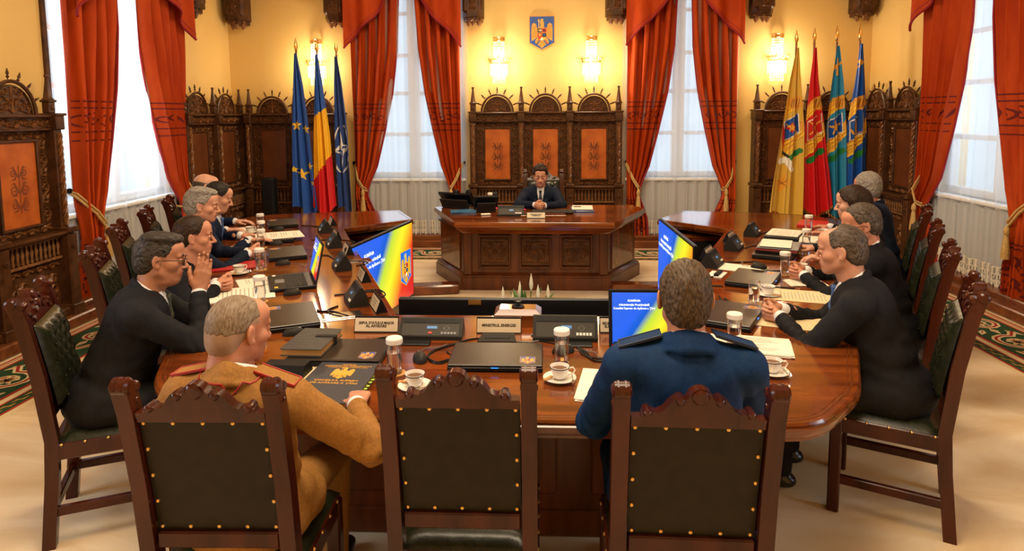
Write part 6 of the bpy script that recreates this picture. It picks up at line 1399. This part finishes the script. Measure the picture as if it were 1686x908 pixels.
    if opt.get('glasses'):
        b = MB(); b.T = Matrix(Hm.tolist())
        for q in (-1, 1):
            b.tube([(q*.034+.026*math.copysign(abs(math.cos(t))**.6, math.cos(t)), .108-.006*abs(math.cos(t)), -.002+.016*math.copysign(abs(math.sin(t))**.6, math.sin(t))) for t in [i*2*PI/18 for i in range(19)]], .0015, 5); b.tube([(q*.056, .103, .006), (q*.074, .08, .008), (q*.086, .0, .006), (q*.086, -.02, -.008)], .0018, 5)
        b.tube([(-.012, .110, .002), (0, .114, .005), (.012, .110, .002)], .0015, 5); g = b.build('glasses_frame', M_black, r)
        b = MB(); b.T = Matrix(Hm.tolist())
        for q in (-1, 1): b.lathe([(.0215, 0), (.001, .001)], (q*.034, .106, -.002), 16, False, Matrix.Rotation(R(-90), 3, 'X'))
        b.build('lens', M_pane, g)
    if opt.get('board'):
        for q in (-1, 1):
            m1, m2 = opt['board']; pa = surf_hit(J, N-sp*.02+(Sh[q]-N)*.42+sp*.12, sp); pb = surf_hit(J, Sh[q]*1.0+(Sh[q]-N)*.10+sp*.12, sp)
            ddir = unit(pb-pa); up = unit(sp-ddir*(sp@ddir)); Lb = np.linalg.norm(pb-pa); b = MB(); b.T = Matrix(frame((pa+pb)/2+up*.0015, ddir, np.cross(up, ddir), up).tolist())
            b.box((0, 0, 0), (Lb, .050, .007), .003); e = b.build('shoulder_board', m1, r); b2 = MB(); b2.T = b.T
            for yy_ in (-.026, .026): b2.box((0, yy_, .001), (Lb, .004, .009), .001)
            b2.box((Lb/2, 0, .001), (.004, .054, .009), .001); b2.build('piping', m2, e)
        if opt.get('pipecol'):
            b = MB(); u2 = unit(np.cross(rt, sp)); rr_ = opt.get('neck', .056)+.040; ring = []
            for i in range(33):
                t = i*2*PI/32; ring.append(tuple(surf_hit(J, N+(rt*math.cos(t)+u2*math.sin(t))*rr_+sp*.10, sp)+sp*.002))
            b.tube(ring, .0028, 5); b.build('collar_piping', opt['pipecol'], r)
    return r
dirL = (math.sin(-AL), math.cos(AL), 0); dirR = (-math.sin(AR), math.cos(AR), 0)
skA = skin('fair', (.50, .235, .145), (.60, .30, .19)); skB = skin('ruddy', (.47, .19, .11), (.56, .26, .16)); skC = skin('tanned', (.38, .165, .09), (.47, .22, .13)); skP = skin('pale', (.56, .29, .19), (.66, .37, .26))
H_dark = hairmat('dark', (.012, .009, .007), (.035, .026, .020)); H_br = hairmat('brown', (.018, .009, .005), (.055, .028, .015)); H_gr = hairmat('grey', (.20, .17, .14), (.42, .38, .33)); H_gb = hairmat('greying_brown', (.045, .030, .020), (.17, .13, .10)); H_bl = hairmat('sandy', (.20, .13, .08), (.36, .28, .20)); H_lb = hairmat('light_brown', (.045, .027, .014), (.15, .10, .06))
S_blk = suit('black', (.009, .009, .012), (.014, .014, .018)); S_nav = suit('navy', (.008, .013, .030), (.014, .020, .042)); S_nv2 = suit('dark_blue', (.006, .012, .035), (.010, .018, .05)); S_tan = suit('tan_uniform', (.33, .155, .040), (.36, .175, .048), .7); S_blu = suit('blue_uniform', (.008, .032, .10), (.010, .042, .125), .7); S_char = suit('charcoal', (.014, .014, .017), (.022, .022, .026))
T_blu = mat('tie_blue', (.05, .12, .32), .5); T_nav = mat('tie_navy', (.01, .016, .05), .5); T_blk = mat('tie_dark_pattern', (.012, .016, .012), .5, col2=(.07, .08, .05), scale=(90, 90, 90))
M_rpipe = mat('red_piping', (.40, .02, .015), .5); M_bpipe = mat('dark_blue_piping', (.006, .016, .05), .5)
# near row, seen from behind
person('officer in tan uniform with red-piped shoulder boards, seen from behind', (-.955, 2.0), 0, (-.955, 1.98, 1.150), (R(-32), R(-8), 0), dict(skin=skB, hair='short', hairm=H_bl, th=.0022, amp=.0010, front=.078, hs=.93, fade=1, stub=skin('stubble', (.33, .20, .13), (.42, .28, .20)), cloth=S_tan, trou=S_tan, closed=True, board=(S_tan, M_rpipe), pipecol=M_rpipe, bulk=1.06, twist=-.12, neck=.062, w=1.03, vox=.008,
    hands=('flat', {'L': ((-1.16, 2.28, .80), (.5, .85, 0), (20, 25, 15), 0), 'R': ((-.66, 2.22, .80), (-.15, 1, 0), (20, 30, 20), 0)}), hint={1: (.9, -.35, -.6), -1: (-.8, -.2, -.6)}))
person('man in blue uniform with short brown hair, seen from behind, near right', (.425, 2.03), 0, (.435, 2.02, 1.250), (R(-3), R(-5), 0), dict(skin=skB, hair='short', hairm=H_lb, amp=.0045, cloth=S_blu, trou=S_blu, closed=True, board=(S_blu, M_bpipe), bulk=1.06, vox=.008, backlow=True, th=.009,
    hands=('flat', {'L': ((.26, 2.36, .80), (.7, .7, 0), (20, 25, 15), 0), 'R': ((.62, 2.40, .80), (-.6, .8, 0), (20, 30, 20), 0)}), hint={1: (.7, -.3, -1), -1: (-.7, -.3, -1)}))
# left side
person('man with black-rimmed glasses in a dark suit resting his mouth on his joined hands', (-1.96, 2.83), AL, (-1.765, 2.925, 1.165), (0, R(-8), 0), dict(skin=skC, hair='quiff', hairm=hairmat('salt_pepper', (.016, .013, .011), (.085, .07, .06)), th=.009, cloth=S_char, tie=T_blk, glasses=True, bulk=1.12, vox=.008, chin2=1, jaw=1.08,
    hands=('pray', (-1.628, 2.995, 1.085)), hint={1: (.35, .3, -.9), -1: (-.35, .3, -.9)}))
person('brown-haired man in a dark suit with clasped hands, second on the left side', (-2.33, 3.77), AL, (-2.08, 3.80, 1.105), (0, R(-4), 0), dict(skin=skB, hair='short', hairm=H_br, th=.010, front=.092, cloth=S_blk, tie=T_nav, vox=.010, nose=1.15, jaw=1.05, hands=('clasp', (-1.89, 3.80, .815)), gaze=(0, 0)))
person('man with tousled grey hair and clasped hands, third on the left side', (-2.66, 4.54), AL, (-2.365, 4.45, 1.20), (R(-5), R(-8), 0), dict(skin=skA, hair='quiff', hairm=H_gr, th=.014, amp=.006, cloth=S_nav, tie=T_nav, vox=.011, hands=('clasp', (-2.11, 4.71, .815))))
person('young man with short dark hair looking down, fourth on the left side', (-2.90, 5.26), AL, (-2.62, 5.19, 1.165), (0, R(-20), 0), dict(skin=skA, hair='short', hairm=H_dark, th=.010, cloth=S_nv2, tie=T_blu, vox=.011, chin2=1,
    hands=('flat', {'L': ((-2.56, 5.42, .81), (.95, .25, 0), (10, 12, 8), 0), 'R': ((-2.36, 5.15, .82), (.9, .5, 0), (10, 12, 8), 0)})))
person('bald man in a blue suit half hidden behind the others, farthest on the left side', (-3.12, 5.96), AL, (-3.035, 5.80, 1.185), (R(5), R(-8), 0), dict(skin=skP, hair='short', hairm=H_gb, th=.003, amp=.001, bald=((0, .0, .09), (.09, .13, .085)), cloth=S_nv2, tie=T_nav, vox=.012,
    hands=('flat', {'L': ((-2.95, 6.15, .81), (.9, .2, 0), (15, 18, 10), 0), 'R': ((-2.83, 5.72, .80), (.9, .45, 0), (15, 18, 10), 0)})))
# right side
person('nearest man on the right side, balding, light blue tie, clasped hands', (1.58, 3.03), AR, (1.395, 3.13, 1.170), (0, R(-8), 0), dict(skin=skA, hair='short', hairm=H_gb, th=.0065, amp=.002, front=.10, bald=((0, .055, .105), (.042, .062, .04)), cloth=S_char, tie=T_blu, bulk=1.12, vox=.008, nose=1.1, hands=('clasp', (1.13, 3.31, .815))))
person('man with glasses and greying hair, second on the right side', (1.97, 3.81), AR, (1.855, 3.93, 1.155), (R(22), R(-12), 0), dict(skin=skB, hair='short', hairm=H_gb, th=.012, amp=.004, cloth=S_blk, tie=T_nav, glasses=True, vox=.010, bulk=1.05, hands=('clasp', (1.56, 4.13, .82))))
person('woman with long straight dark brown hair, third on the right side', (2.34, 4.55), AR, (2.17, 4.73, 1.175), (0, R(-10), 0), dict(skin=skP, hair='long', hairm=H_br, th=.012, amp=.003, cloth=S_blk, shirt=S_blk, bulk=.86, w=.95, jaw=.85, neck=.045, vox=.011, hands=('flat', {'L': ((1.93, 4.56, .82), (-.9, .35, 0), (25, 25, 15), 0), 'R': ((2.02, 4.95, .81), (-.9, .4, 0), (15, 18, 10), 0)})))
person('man with thick grey hair in a navy suit, farthest on the right side', (2.66, 5.28), AR, (2.62, 5.47, 1.20), (R(-35), R(-4), 0), dict(skin=skB, hair='short', hairm=H_gr, th=.016, amp=.006, cloth=S_nav, tie=T_nav, bulk=1.05, vox=.011, backlow=True, hands=('flat', {'L': ((2.35, 5.55, .81), (-.9, .5, 0), (15, 18, 10), 0), 'R': ((2.5, 5.85, .81), (-.9, .5, 0), (15, 18, 10), 0)})))
# the man at the central desk
person('man with tousled dark brown hair in a navy suit sitting alone at the central desk', (-.03, 7.72), PI, (-.035, 7.55, 1.105), (0, R(-10), 0), dict(skin=skA, hair='curly', hairm=H_br, th=.017, front=.072, cloth=S_nav, tie=T_nav, bulk=1.0, vox=.0095, hands=('clasp', (-.04, 7.13, .815)), hint={1: (1, .0, -.35), -1: (-1, .0, -.35)}))

# ---------------------------------------------------------------- groups of repeats
GR = {'carved_chair': 'carved leather chairs round the tables', 'curtain': 'orange curtains at the windows', 'sheer_curtain': 'sheer curtains over the windows', 'wall_sconce': 'crystal sconces on the back wall', 'carved_stall': 'carved oak stalls along the walls',
      'water_jar': 'lidded water jars on the tables', 'coffee_cup': 'coffee cups on the conference table', 'laptop': 'laptops on the conference table', 'computer_mouse': 'computer mice on the conference table', 'conference_unit': 'conference units on the tables',
      'name_plate': 'name plates on the tables', 'cable': 'cables on the conference table', 'television': 'large screens inside the table ring', 'desk_phone': 'telephones on the central desk', 'wooden_box': 'wooden boxes inside the table ring', 'person': 'people seated at the meeting', 'document': 'papers on the conference table', 'flag': 'flags on poles beside the stalls', 'pen': 'pens on the right arm'}
for o in list(COL.objects):
    n = o.name.split('.')[0]
    if 'category' in o and n in GR and 'group' not in o: o['group'] = GR[n]
